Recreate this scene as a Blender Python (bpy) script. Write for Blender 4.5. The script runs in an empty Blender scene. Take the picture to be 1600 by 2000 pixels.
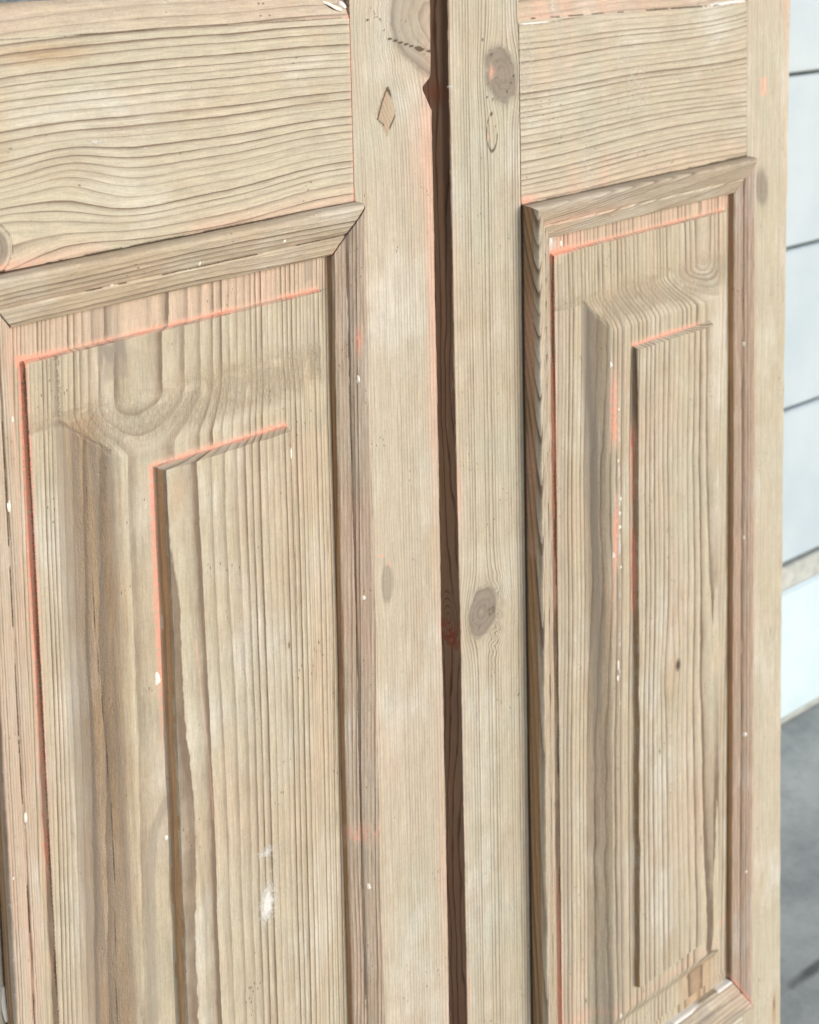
import bpy, math, random
import numpy as np
from mathutils import Vector, Matrix

random.seed(7)
scene = bpy.context.scene
COL = scene.collection

# ------------------------------------------------------------------ camera
# local frame of the doors:  u = along the doors (to the right), v = up, h = out of the door face
# world = (u, -h, v)
FPX = 2900.0
PPX, PPY = 800.0, 200.0
Uc = np.array([3500.0, -400.0, FPX]); Uc /= np.linalg.norm(Uc)
Vc = np.array([550.0, 25837.0, FPX]); Vc -= Uc * Vc.dot(Uc); Vc /= np.linalg.norm(Vc)
Nc = np.cross(Uc, Vc)
if Nc[2] > 0:
    Nc = -Nc
DIST = 1.4940683
def ray(px, py):
    return np.array([px - PPX, py - PPY, FPX])
ORG = ray(865, 700) / FPX * DIST
CAMP = np.array([(-ORG).dot(Uc), (-ORG).dot(-Vc), (-ORG).dot(Nc)])     # u, v, n of the camera
def at(px, py, h=0.0):
    """point of the door plane raised by h that is seen at a pixel of the photograph"""
    d = ray(px, py); o = ORG + Nc * h
    q = d * (o.dot(Nc) / d.dot(Nc)) - ORG
    return q.dot(Uc), -q.dot(Vc)

cam_d = bpy.data.cameras.new('camera')
cam = bpy.data.objects.new('camera', cam_d); COL.objects.link(cam)
def c2w(v):
    return Vector((v.dot(Uc), -v.dot(Nc), -v.dot(Vc)))
xr = c2w(np.array([1.0, 0, 0])); yu = c2w(np.array([0, -1.0, 0])); zb = c2w(np.array([0, 0, -1.0]))
M = Matrix.Identity(4)
for i in range(3):
    M[i][0], M[i][1], M[i][2] = xr[i], yu[i], zb[i]
M[0][3], M[1][3], M[2][3] = CAMP[0], -CAMP[2], CAMP[1]
cam.matrix_world = M
cam_d.sensor_fit = 'HORIZONTAL'; cam_d.sensor_width = 36.0
cam_d.lens = 36.0 * FPX / 1600.0
cam_d.shift_y = -(1000.0 - PPY) / 1600.0
cam_d.clip_start = 0.05; cam_d.clip_end = 200.0
cam_d.dof.use_dof = True
cam_d.dof.focus_distance = 1.36
cam_d.dof.aperture_fstop = 9.0
scene.camera = cam

# ------------------------------------------------------------------ light
world = bpy.data.worlds.new('World'); scene.world = world; world.use_nodes = True
wt = world.node_tree
bg = wt.nodes['Background']
sky = wt.nodes.new('ShaderNodeTexSky'); sky.sky_type = 'NISHITA'; sky.sun_disc = False
SUN_DIR = Vector((0.34, -0.90, 0.30)).normalized()          # towards the sun
el = math.asin(SUN_DIR.z); az = math.atan2(SUN_DIR.x, SUN_DIR.y)
sky.sun_elevation = el; sky.sun_rotation = az
sky.air_density = 1.0; sky.dust_density = 3.0; sky.ozone_density = 1.0
wt.links.new(sky.outputs[0], bg.inputs['Color']); bg.inputs['Strength'].default_value = 0.105
sd = bpy.data.lights.new('sun', 'SUN'); sd.energy = 1.55; sd.angle = math.radians(40); sd.color = (0.975, 0.985, 1.0)
so = bpy.data.objects.new('sun', sd); COL.objects.link(so)
so.rotation_euler = (-SUN_DIR).to_track_quat('-Z', 'Y').to_euler()
scene.view_settings.view_transform = 'Standard'; scene.view_settings.look = 'None'
scene.view_settings.exposure = 0.27; scene.view_settings.gamma = 1.0
scene.view_settings.use_curve_mapping = False

# ------------------------------------------------------------------ numeric helpers
def _h(ix, iy, seed):
    n = (ix * 374761393 + iy * 668265263 + seed * 1442695041) & 0xFFFFFFFF
    n = ((n ^ (n >> 13)) * 1274126177) & 0xFFFFFFFF
    return ((n ^ (n >> 16)) & 0xFFFF) / 65535.0
def noise(x, y, seed=0):
    x = np.asarray(x, float); y = np.asarray(y, float)
    x, y = np.broadcast_arrays(x, y)
    ix = np.floor(x).astype(np.int64); iy = np.floor(y).astype(np.int64)
    fx = x - ix; fy = y - iy
    fx = fx * fx * (3 - 2 * fx); fy = fy * fy * (3 - 2 * fy)
    a = _h(ix, iy, seed); b = _h(ix + 1, iy, seed); c = _h(ix, iy + 1, seed); d = _h(ix + 1, iy + 1, seed)
    return (a + (b - a) * fx) * (1 - fy) + (c + (d - c) * fx) * fy      # 0..1
def fbm(x, y, seed=0, o=3):
    s = 0; w = 0; k = 1.0
    for i in range(o):
        s = s + noise(x * 2 ** i, y * 2 ** i, seed + i) * k; w += k; k *= 0.5
    return s / w
def ss(a, b, x):
    t = np.clip((x - a) / (b - a), 0, 1); return t * t * (3 - 2 * t)
def band(x, c, w):
    return np.exp(-((x - c) / w) ** 2)
def line_d(U, V, pts):
    """distance to a polyline"""
    best = np.full(U.shape, 9.0)
    for (a, b) in zip(pts[:-1], pts[1:]):
        ax, ay = a; dx, dy = b[0] - ax, b[1] - ay
        L = dx * dx + dy * dy + 1e-12
        t = np.clip(((U - ax) * dx + (V - ay) * dy) / L, 0, 1)
        best = np.minimum(best, np.hypot(U - ax - t * dx, V - ay - t * dy))
    return best

ATTRS = ('ring', 'al', 'ac', 'paint', 'white', 'knot', 'rough', 'dirt_shade', 'tint', 'grey')
def make_mesh(name, co, faces, attrs, mat, parent, sharp=32):
    me = bpy.data.meshes.new(name)
    me.from_pydata([], [], [])
    me.vertices.add(len(co)); me.vertices.foreach_set('co', np.asarray(co, np.float32).ravel())
    loops = np.concatenate([np.asarray(f, np.int32).ravel() for f in faces])
    starts = []; s = 0
    for f in faces:
        f = np.asarray(f); n = f.shape[1]
        starts.append(s + np.arange(f.shape[0]) * n); s += f.size
    starts = np.concatenate(starts).astype(np.int32)
    me.loops.add(len(loops)); me.loops.foreach_set('vertex_index', loops)
    me.polygons.add(len(starts)); me.polygons.foreach_set('loop_start', starts)
    me.update(calc_edges=True); me.validate()
    for k in ATTRS:
        if k in attrs:
            at_ = me.attributes.new(k, 'FLOAT', 'POINT')
            at_.data.foreach_set('value', np.asarray(attrs[k], np.float32).ravel())
    me.polygons.foreach_set('use_smooth', np.ones(len(me.polygons), bool))
    me.set_sharp_from_angle(angle=math.radians(sharp))
    me.materials.append(mat)
    ob = bpy.data.objects.new(name, me); COL.objects.link(ob)
    if parent is not None:
        ob.parent = parent
    return ob

def grid_faces(na, nc):
    i = np.arange(na - 1)[:, None] * nc + np.arange(nc - 1)[None, :]
    i = i.ravel()
    return np.stack([i, i + 1, i + nc + 1, i + nc], 1)

def warp(U, V):
    """the doors are slightly out of square: the rails rise to the right"""
    k = 0.028 * ss(0.345, 0.16, V) * (1 - ss(-0.3, -0.85, V))
    uc = np.where(U < 0.003, -0.30, 0.30)
    return V + k * (U - uc)

# ------------------------------------------------------------------ materials
def N(nt, t, **kw):
    n = nt.nodes.new(t)
    for k, v in kw.items():
        setattr(n, k, v)
    return n
def math_n(nt, op, a=None, b=None, c=None, clamp=False):
    n = N(nt, 'ShaderNodeMath', operation=op); n.use_clamp = clamp
    for i, x in enumerate((a, b, c)):
        if x is None: continue
        if isinstance(x, (int, float)): n.inputs[i].default_value = x
        else: nt.links.new(x, n.inputs[i])
    return n.outputs[0]
def mixc(nt, fac, a, b, mode='MIX'):
    n = N(nt, 'ShaderNodeMix', data_type='RGBA', blend_type=mode)
    for s, x in ((n.inputs[0], fac), (n.inputs[6], a), (n.inputs[7], b)):
        if isinstance(x, (int, float)): s.default_value = x
        elif isinstance(x, tuple): s.default_value = (x[0], x[1], x[2], 1)
        else: nt.links.new(x, s)
    return n.outputs[2]
def ramp(nt, fac, stops):
    n = N(nt, 'ShaderNodeValToRGB'); cr = n.color_ramp
    while len(cr.elements) < len(stops): cr.elements.new(0.5)
    for e, (p, c) in zip(cr.elements, stops):
        e.position = p
        e.color = (c, c, c, 1) if isinstance(c, (int, float)) else (c[0], c[1], c[2], 1)
    nt.links.new(fac, n.inputs[0]); return n.outputs[0]
def sstep(nt, x, a, b):
    n = N(nt, 'ShaderNodeMapRange', interpolation_type='SMOOTHSTEP')
    nt.links.new(x, n.inputs[0]); n.inputs[1].default_value = a; n.inputs[2].default_value = b
    return n.outputs[0]
def attr(nt, k):
    return N(nt, 'ShaderNodeAttribute', attribute_name=k).outputs['Fac']
def comb(nt, x, y, z):
    n = N(nt, 'ShaderNodeCombineXYZ')
    for i, s in enumerate((x, y, z)):
        if isinstance(s, (int, float)): n.inputs[i].default_value = s
        else: nt.links.new(s, n.inputs[i])
    return n.outputs[0]
def tex(nt, vec, scale, detail=2.0, rough=0.55, dist=0.0, typ='ShaderNodeTexNoise'):
    n = N(nt, typ); nt.links.new(vec, n.inputs['Vector']); n.inputs['Scale'].default_value = scale
    if typ == 'ShaderNodeTexNoise':
        n.inputs['Detail'].default_value = detail; n.inputs['Roughness'].default_value = rough
        n.inputs['Distortion'].default_value = dist
    return n.outputs['Fac'] if typ == 'ShaderNodeTexNoise' else n.outputs['Distance']

def pine(name, early=(0.53, 0.50, 0.40), late=(0.200, 0.150, 0.112), contrast=1.0, width=0.30, seed=0.0,
         green=0.45, pinkish=0.35, fibre=1.0, fscale=1.0, gloss=0.52, bumpk=1.0, wob=0.6):
    m = bpy.data.materials.new(name); m.use_nodes = True; nt = m.node_tree
    b = nt.nodes['Principled BSDF']
    ring, al, ac = attr(nt, 'ring'), attr(nt, 'al'), attr(nt, 'ac')
    alm = math_n(nt, 'MULTIPLY', al, 1.0); acm = math_n(nt, 'MULTIPLY', ac, 1.0)
    pos = comb(nt, acm, alm, seed)
    # ring coordinate with natural wobble
    n1 = tex(nt, comb(nt, math_n(nt, 'MULTIPLY', acm, 12.0), math_n(nt, 'MULTIPLY', alm, 2.5), seed), 1.0, 2.0)
    n2 = tex(nt, comb(nt, math_n(nt, 'MULTIPLY', acm, 160.0), math_n(nt, 'MULTIPLY', alm, 70.0), seed), 1.0, 3.0)
    t = math_n(nt, 'ADD', ring, math_n(nt, 'MULTIPLY', math_n(nt, 'SUBTRACT', n1, 0.5), wob))
    t = math_n(nt, 'ADD', t, math_n(nt, 'MULTIPLY', math_n(nt, 'SUBTRACT', n2, 0.5), 0.13))
    fr = math_n(nt, 'FRACT', t); idn = math_n(nt, 'FLOOR', t)
    wn = N(nt, 'ShaderNodeTexWhiteNoise', noise_dimensions='1D')
    nt.links.new(math_n(nt, 'ADD', idn, 0.37 + seed), wn.inputs['W'])
    st = math_n(nt, 'MULTIPLY_ADD', wn.outputs[0], 0.85, 0.25)
    wn2 = N(nt, 'ShaderNodeTexWhiteNoise', noise_dimensions='1D')
    nt.links.new(math_n(nt, 'ADD', idn, 7.77 + seed), wn2.inputs['W'])
    fr = math_n(nt, 'POWER', fr, math_n(nt, 'MULTIPLY_ADD', wn2.outputs[0], 1.1, 0.55))
    ln = ramp(nt, fr, [(0.0, 0.08), (0.10, 0.0), (max(0.14, 1 - width * 2.2), 0.05), (1 - width * 1.0, 0.42), (1 - width * 0.45, 0.95), (0.955, 1.0), (0.995, 0.12)])
    # the line fades and swells along the grain
    n3 = tex(nt, comb(nt, math_n(nt, 'MULTIPLY', ring, 0.8), math_n(nt, 'MULTIPLY', alm, 14.0), seed + 3), 1.0, 3.0)
    st = math_n(nt, 'MULTIPLY', st, math_n(nt, 'MULTIPLY_ADD', n3, 1.1, 0.42))
    line = math_n(nt, 'MULTIPLY', math_n(nt, 'MULTIPLY', ln, st), contrast, clamp=True)
    line = math_n(nt, 'MULTIPLY', line, math_n(nt, 'SUBTRACT', 1.0, math_n(nt, 'MULTIPLY', attr(nt, 'rough'), 0.45)))
    # earlywood tone
    n4 = tex(nt, pos, 7.0, 3.0); n5 = tex(nt, comb(nt, acm, math_n(nt, 'MULTIPLY', alm, 0.45), seed + 9), 16.0, 3.0)
    base = mixc(nt, math_n(nt, 'MULTIPLY', sstep(nt, n4, 0.42, 0.72), green), early, (0.51, 0.525, 0.45))
    base = mixc(nt, math_n(nt, 'MULTIPLY', sstep(nt, n5, 0.45, 0.75), pinkish), base, (0.60, 0.445, 0.36))
    n6 = tex(nt, comb(nt, acm, math_n(nt, 'MULTIPLY', alm, 0.6), seed + 21), 11.0, 5.0, 0.6)
    base = mixc(nt, math_n(nt, 'MULTIPLY', sstep(nt, n6, 0.48, 0.70), 0.62), base, (0.67, 0.68, 0.645))
    n7 = tex(nt, comb(nt, acm, math_n(nt, 'MULTIPLY', alm, 0.5), seed + 31), 19.0, 5.0, 0.65)
    base = mixc(nt, math_n(nt, 'MULTIPLY', sstep(nt, n7, 0.52, 0.72), 0.45), base, (0.46, 0.37, 0.26))
    tint = attr(nt, 'tint')
    base = mixc(nt, math_n(nt, 'MULTIPLY', sstep(nt, tint, 0.0, 1.0), 0.85), base, (0.70, 0.475, 0.385))
    base = mixc(nt, math_n(nt, 'MULTIPLY', sstep(nt, math_n(nt, 'MULTIPLY', tint, -1.0), 0.0, 1.0), 0.8), base, (0.47, 0.255, 0.10))  # negative tint: brown wood tones, also shade painted on left-facing sides
    col = mixc(nt, line, base, late)
    # fibres
    fv = comb(nt, math_n(nt, 'MULTIPLY', ring, 3.2 * fscale), math_n(nt, 'MULTIPLY', alm, 22.0), seed)
    f1 = tex(nt, fv, 1.0, 4.0, 0.7)
    fv2 = comb(nt, math_n(nt, 'MULTIPLY', acm, 900.0), math_n(nt, 'MULTIPLY', alm, 45.0), seed)
    f2 = tex(nt, fv2, 1.0, 3.0, 0.7)
    fm = math_n(nt, 'MULTIPLY_ADD', math_n(nt, 'SUBTRACT', f1, 0.5), 0.55 * fibre, 1.0)
    fm = math_n(nt, 'ADD', fm, math_n(nt, 'MULTIPLY', math_n(nt, 'SUBTRACT', f2, 0.5), 0.48 * fibre))
    f3 = tex(nt, comb(nt, math_n(nt, 'MULTIPLY', acm, 330.0), math_n(nt, 'MULTIPLY', alm, 16.0), seed + 12), 1.0, 3.0, 0.65)
    fm = math_n(nt, 'ADD', fm, math_n(nt, 'MULTIPLY', math_n(nt, 'SUBTRACT', f3, 0.5), 0.50 * fibre))
    f4 = tex(nt, comb(nt, math_n(nt, 'MULTIPLY', acm, 420.0), math_n(nt, 'MULTIPLY', alm, 190.0), seed + 14), 1.0, 4.0, 0.8)
    fm = math_n(nt, 'ADD', fm, math_n(nt, 'MULTIPLY', math_n(nt, 'SUBTRACT', f4, 0.5), 0.38 * fibre))
    gr = tex(nt, pos, 900.0, 2.0, 0.7)
    fm = math_n(nt, 'ADD', fm, math_n(nt, 'MULTIPLY', math_n(nt, 'SUBTRACT', gr, 0.5), 0.34))
    bl = tex(nt, pos, 45.0, 4.0, 0.65)
    fm = math_n(nt, 'ADD', fm, math_n(nt, 'MULTIPLY', math_n(nt, 'SUBTRACT', bl, 0.5), 0.20))
    col = mixc(nt, 1.0, col, comb(nt, fm, fm, fm), 'MULTIPLY')
    chat = tex(nt, comb(nt, math_n(nt, 'MULTIPLY', acm, 70.0), math_n(nt, 'MULTIPLY', alm, 700.0), seed + 4), 1.0, 3.0, 0.7)
    cm = math_n(nt, 'MULTIPLY_ADD', math_n(nt, 'SUBTRACT', chat, 0.5), 0.14, 1.0)
    col = mixc(nt, 1.0, col, comb(nt, cm, cm, cm), 'MULTIPLY')
    # torn grain
    ro = attr(nt, 'rough')
    tn = tex(nt, comb(nt, math_n(nt, 'MULTIPLY', acm, 1.0), math_n(nt, 'MULTIPLY', alm, 0.55), seed), 420.0, 4.0, 0.75, 0.6)
    rm = math_n(nt, 'MULTIPLY', ro, sstep(nt, tn, 0.42, 0.62))
    col = mixc(nt, math_n(nt, 'MULTIPLY', rm, 0.50), col, (0.43, 0.315, 0.20))
    # pits
    pv = comb(nt, math_n(nt, 'MULTIPLY', acm, 260.0), math_n(nt, 'MULTIPLY', alm, 110.0), seed + 5)
    vo = tex(nt, pv, 1.0, typ='ShaderNodeTexVoronoi')
    pm = math_n(nt, 'MULTIPLY', math_n(nt, 'LESS_THAN', vo, 0.17), math_n(nt, 'GREATER_THAN', tex(nt, pos, 22.0, 2.0), 0.62))
    col = mixc(nt, math_n(nt, 'MULTIPLY', pm, 0.6), col, (0.13, 0.08, 0.045))
    # grey staining, knots
    gy = attr(nt, 'grey')
    col = mixc(nt, math_n(nt, 'MULTIPLY', gy, 0.75), col, (0.27, 0.245, 0.215))
    kn = attr(nt, 'knot')
    kc = mixc(nt, tex(nt, pos, 90.0, 4.0), (0.15, 0.13, 0.11), (0.31, 0.275, 0.235))
    kc = mixc(nt, math_n(nt, 'MULTIPLY', ln, 0.14), kc, (0.12, 0.085, 0.06))
    col = mixc(nt, math_n(nt, 'MULTIPLY', sstep(nt, kn, 0.15, 0.8), 0.85), col, kc)
    # orange primer left in the grain and crevices
    pn = tex(nt, comb(nt, math_n(nt, 'MULTIPLY', acm, 420.0), math_n(nt, 'MULTIPLY', alm, 240.0), seed + 2), 1.0, 5.0, 0.75)
    pat = attr(nt, 'paint')
    pa = math_n(nt, 'ADD', pat, math_n(nt, 'MULTIPLY', math_n(nt, 'SUBTRACT', pn, 0.5), 2.8))
    pa = math_n(nt, 'SUBTRACT', pa, math_n(nt, 'MULTIPLY', ln, 0.12))
    pa_s = math_n(nt, 'MULTIPLY', sstep(nt, pa, 0.62, 0.96), sstep(nt, pat, 0.04, 0.25))
    col = mixc(nt, math_n(nt, 'MULTIPLY', sstep(nt, pat, 0.10, 0.75), 0.34), col, (0.72, 0.47, 0.385))
    pc = mixc(nt, tex(nt, pos, 230.0, 3.0), (0.76, 0.255, 0.16), (0.86, 0.50, 0.41))
    col = mixc(nt, math_n(nt, 'MULTIPLY', pa_s, 0.9), col, pc)
    # white paint / wax left on the wood, and a sheen painted in white
    w1 = tex(nt, comb(nt, math_n(nt, 'MULTIPLY', acm, 330.0), math_n(nt, 'MULTIPLY', alm, 170.0), seed + 7), 1.0, 5.0, 0.8)
    wa = math_n(nt, 'ADD', attr(nt, 'white'), math_n(nt, 'MULTIPLY', math_n(nt, 'SUBTRACT', w1, 0.5), 1.9))
    wa_s = sstep(nt, wa, 0.35, 1.05)
    col = mixc(nt, math_n(nt, 'MULTIPLY', wa_s, 0.95), col, (0.86, 0.875, 0.89))
    # dirt in the joints, plus shade painted on left-facing faces
    dn = tex(nt, pos, 500.0, 3.0, 0.7)
    da = sstep(nt, math_n(nt, 'ADD', attr(nt, 'dirt_shade'), math_n(nt, 'MULTIPLY', math_n(nt, 'SUBTRACT', dn, 0.5), 0.9)), 0.3, 0.85)
    col = mixc(nt, math_n(nt, 'MULTIPLY', da, 0.88), col, (0.075, 0.042, 0.025))
    nt.links.new(col, b.inputs['Base Color'])
    rg = math_n(nt, 'MULTIPLY_ADD', bl, 0.22, gloss - 0.08)
    rg = math_n(nt, 'SUBTRACT', rg, math_n(nt, 'MULTIPLY', wa_s, 0.15))
    nt.links.new(rg, b.inputs['Roughness'])
    b.inputs['Specular IOR Level'].default_value = 0.42
    # relief: summer wood stands proud, fibres, torn grain, paint thickness
    hh = math_n(nt, 'MULTIPLY', line, 0.16)
    hh = math_n(nt, 'ADD', hh, math_n(nt, 'MULTIPLY', f1, 0.30 * fibre))
    hh = math_n(nt, 'ADD', hh, math_n(nt, 'MULTIPLY', f2, 0.22 * fibre))
    hh = math_n(nt, 'ADD', hh, math_n(nt, 'MULTIPLY', gr, 0.12))
    hh = math_n(nt, 'ADD', hh, math_n(nt, 'MULTIPLY', f4, 0.45))
    hh = math_n(nt, 'ADD', hh, math_n(nt, 'MULTIPLY', f3, 0.25))
    hh = math_n(nt, 'SUBTRACT', hh, math_n(nt, 'MULTIPLY', pm, 0.7))
    hh = math_n(nt, 'ADD', hh, math_n(nt, 'MULTIPLY', math_n(nt, 'MULTIPLY', tn, ro), 3.0))
    hh = math_n(nt, 'ADD', hh, math_n(nt, 'MULTIPLY', math_n(nt, 'MULTIPLY', w1, wa_s), 1.2))
    hh = math_n(nt, 'SUBTRACT', hh, math_n(nt, 'MULTIPLY', da, 0.8))
    bp = N(nt, 'ShaderNodeBump'); bp.inputs['Strength'].default_value = 0.8 * bumpk; bp.inputs['Distance'].default_value = 0.0011
    nt.links.new(hh, bp.inputs['Height']); nt.links.new(bp.outputs[0], b.inputs['Normal'])
    return m

M_railL = pine('pine_rail_wide_rings', contrast=1.3, width=0.20, seed=1.0, green=0.45, pinkish=0.25)
M_railR = pine('pine_rail_close_rings', contrast=1.1, width=0.25, seed=2.0, green=0.55, pinkish=0.35)
M_stileL = pine('pine_stile_faint_rings', early=(0.53, 0.49, 0.405), contrast=0.55, width=0.36, seed=3.0, pinkish=0.15, green=0.7, wob=0.3)
M_stileM = pine('pine_stile_straight_rings', contrast=1.0, width=0.38, seed=4.0, green=0.8, pinkish=0.3, wob=0.3)
M_stileR = pine('pine_stile_pale', contrast=0.30, width=0.35, seed=5.0, green=0.6, pinkish=0.2)
M_panelL = pine('pine_panel', contrast=1.25, width=0.36, seed=6.0, early=(0.525, 0.485, 0.38), pinkish=0.3)
M_panelR = pine('pine_panel_tight', contrast=1.25, width=0.36, seed=7.0, early=(0.525, 0.485, 0.38), pinkish=0.4)
M_mouldH = pine('pine_moulding', contrast=1.0, width=0.40, seed=8.0, early=(0.54, 0.47, 0.36), pinkish=0.2)
M_mouldV = pine('pine_moulding_brown', contrast=1.1, width=0.42, seed=9.0, early=(0.56, 0.48, 0.395), pinkish=0.6)
M_mouldR = pine('pine_moulding_fine', contrast=0.85, width=0.42, seed=10.0, early=(0.54, 0.43, 0.35), pinkish=0.7)
M_mouldC = pine('pine_moulding_flame', contrast=1.9, width=0.30, seed=12.0, early=(0.55, 0.48, 0.37), pinkish=0.2, wob=0.3)
M_misc = pine('pine_plain', contrast=0.6, width=0.3, seed=11.0)

def edge_mat():
    """the unstripped brown edges of the door, still stained"""
    m = bpy.data.materials.new('brown_stained_edge'); m.use_nodes = True; nt = m.node_tree
    b = nt.nodes['Principled BSDF']
    ring, al, ac = attr(nt, 'ring'), attr(nt, 'al'), attr(nt, 'ac')
    n1 = tex(nt, comb(nt, math_n(nt, 'MULTIPLY', ac, 30.0), math_n(nt, 'MULTIPLY', al, 5.0), 4.0), 1.0, 3.0)
    t = math_n(nt, 'ADD', ring, math_n(nt, 'MULTIPLY', n1, 2.6))
    fr = math_n(nt, 'FRACT', t)
    ln = ramp(nt, fr, [(0.0, 0.1), (0.06, 0.0), (0.72, 0.05), (0.9, 0.9), (0.96, 1.0), (1.0, 0.2)])
    n2 = tex(nt, comb(nt, math_n(nt, 'MULTIPLY', ac, 300.0), math_n(nt, 'MULTIPLY', al, 18.0), 1.0), 1.0, 4.0, 0.7)
    n3 = tex(nt, comb(nt, ac, al, 0.0), 9.0, 3.0)
    c = mixc(nt, n2, (0.34, 0.22, 0.14), (0.62, 0.45, 0.32))
    c = mixc(nt, math_n(nt, 'MULTIPLY', sstep(nt, n3, 0.45, 0.7), 0.5), c, (0.40, 0.26, 0.20))
    c = mixc(nt, math_n(nt, 'MULTIPLY', ln, 0.80), c, (0.11, 0.055, 0.035))
    c = mixc(nt, sstep(nt, attr(nt, 'paint'), 0.2, 0.9), c, (0.50, 0.13, 0.07))
    c = mixc(nt, sstep(nt, attr(nt, 'dirt_shade'), 0.2, 0.9), c, (0.012, 0.007, 0.005))
    nt.links.new(c, b.inputs['Base Color']); b.inputs['Roughness'].default_value = 0.6
    bp = N(nt, 'ShaderNodeBump'); bp.inputs['Strength'].default_value = 0.5; bp.inputs['Distance'].default_value = 0.001
    nt.links.new(math_n(nt, 'ADD', n2, ln), bp.inputs['Height']); nt.links.new(bp.outputs[0], b.inputs['Normal'])
    return m
M_edge = edge_mat()

def simple(name, c1, c2, scale, rough=0.6, bump=0.3, dist=0.001, detail=4.0):
    m = bpy.data.materials.new(name); m.use_nodes = True; nt = m.node_tree
    b = nt.nodes['Principled BSDF']
    tc = N(nt, 'ShaderNodeTexCoord').outputs['Object']
    n = tex(nt, tc, scale, detail, 0.65)
    nt.links.new(mixc(nt, sstep(nt, n, 0.3, 0.7), c1, c2), b.inputs['Base Color'])
    b.inputs['Roughness'].default_value = rough
    bp = N(nt, 'ShaderNodeBump'); bp.inputs['Strength'].default_value = bump; bp.inputs['Distance'].default_value = dist
    nt.links.new(tex(nt, tc, scale * 6, 4.0, 0.7), bp.inputs['Height']); nt.links.new(bp.outputs[0], b.inputs['Normal'])
    return m
M_white = simple('white_paint_drop', (0.86, 0.85, 0.82), (0.92, 0.92, 0.90), 400, 0.3, 0.3)
M_glass = simple('obscured_glass', (0.17, 0.22, 0.25), (0.28, 0.34, 0.38), 60, 0.25, 0.9, 0.003)
M_void = simple('dark_corner_gap', (0.015, 0.012, 0.01), (0.04, 0.03, 0.025), 200, 0.8)  # black that paints the shade of an open corner gap
M_fibre = simple('wood_fibre', (0.45, 0.33, 0.2), (0.7, 0.58, 0.42), 200, 0.7)

# ------------------------------------------------------------------ generic timber builders
def resample(sec, step):
    out = [sec[0]]
    for a, b in zip(sec[:-1], sec[1:]):
        n = max(1, int(math.ceil(math.hypot(b[0] - a[0], b[1] - a[1]) / step)))
        for i in range(1, n + 1):
            t = i / n; out.append((a[0] + (b[0] - a[0]) * t, a[1] + (b[1] - a[1]) * t))
    return out
def axis_samples(a0, a1, dense=(-1.12, 0.42), fine=0.0022, coarse=0.05):
    xs = [a0]
    x = a0
    while x < a1 - 1e-6:
        st = fine if dense[0] - 1e-9 <= x <= dense[1] else coarse
        nx = x + st
        if x < dense[0] < nx: nx = dense[0]
        if nx > a1 - st * 0.4: nx = a1
        xs.append(nx); x = nx
    return np.array(xs)

T = 0.041                        # thickness of the doors
def board_section(w, r=0.0016, T=T):
    """left side, front, right side of a plank of width w"""
    s = [(0.0, -T), (0.0, -r), (r * 0.3, -r * 0.3), (r, 0.0), (w - r, 0.0), (w - r * 0.3, -r * 0.3), (w, -r), (w, -T)]
    return s

def sweep(name, along, section, a_vals, place, fields, mat, parent, step=0.0016, edge=None, a_ends=None, jit=0.00025, seed=0, sharp=32):
    """section points (c,h) swept along a; place(A,C,H)->(u,v,h).  fields(U,V,H,A,C)->attribute dict"""
    sec = np.array(resample(section, step))
    nc = len(sec)
    C = np.broadcast_to(sec[:, 0][None, :], (len(a_vals), nc)).copy()
    H = np.broadcast_to(sec[:, 1][None, :], (len(a_vals), nc)).copy()
    if a_ends is None:
        A = np.broadcast_to(np.asarray(a_vals)[:, None], C.shape).copy()
    else:
        t = (a_vals - a_vals[0]) / (a_vals[-1] - a_vals[0])
        s, e = a_ends(C, H)
        A = s + (e - s) * t[:, None]
    H = H + (fbm(A * 60, C * 300 + H * 300, seed, 3) - 0.5) * 2 * jit
    U, V, Hh = place(A, C, H)
    f = fields(U, V, Hh, A, C)
    V2 = warp(U, V)
    co = np.stack([U, -Hh, V2], -1).reshape(-1, 3)
    fc = grid_faces(len(a_vals), nc)
    na = len(a_vals)
    cap0 = np.arange(nc)[None, ::-1]; cap1 = (np.arange(nc) + (na - 1) * nc)[None, :]
    back = np.array([[0, nc - 1, 0, 0]])
    # closed back: strip joining first and last profile points
    i = np.arange(na - 1) * nc
    bk = np.stack([i + nc - 1, i, i + nc, i + 2 * nc - 1], 1)
    at_ = {k: np.zeros(U.shape) for k in ATTRS}; at_.update(f)
    ob = make_mesh(name, co, [fc, bk, cap0, cap1], at_, mat, parent, sharp)
    # outward normals
    if ob.data.polygons[len(ob.data.polygons) // 3].normal.y > 0.0 and along != 'x':
        pass
    if edge is not None:
        ob.data.materials.append(M_edge)
        mi = np.zeros(len(ob.data.polygons), np.int32)
        Cf = C.reshape(-1); Hf = H.reshape(-1)
        v0 = fc[:, 0]; v1 = fc[:, 1]
        msk = edge(Cf[v0], Cf[v1], Hf[v0], Hf[v1])
        mi[:len(fc)] = msk.astype(np.int32)
        ob.data.polygons.foreach_set('material_index', mi)
    return ob

def knot_push(c, a, kc, ka, rc, ra, k=0.85):
    """grain lines part around a knot: returns the changed across-coordinate"""
    g = np.exp(-(((c - kc) / rc) ** 2 + ((a - ka) / ra) ** 2))
    return kc + (c - kc) * (1 - k * g)
def knot_in(c, a, kc, ka, rc, ra):
    return np.sqrt(((c - kc) / rc) ** 2 + ((a - ka) / ra) ** 2)

def blot(x, y, seed, fx, fy, lo=0.5, hi=0.75):
    return ss(lo, hi, fbm(x * fx, y * fy, seed, 3))

def tag(o, label=None, cat=None, kind=None, group=None):
    if cat and not kind: kind = 'thing'
    if label: o['label'] = label
    if cat: o['category'] = cat
    if kind: o['kind'] = kind
    if group: o['group'] = group
    return o

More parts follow.
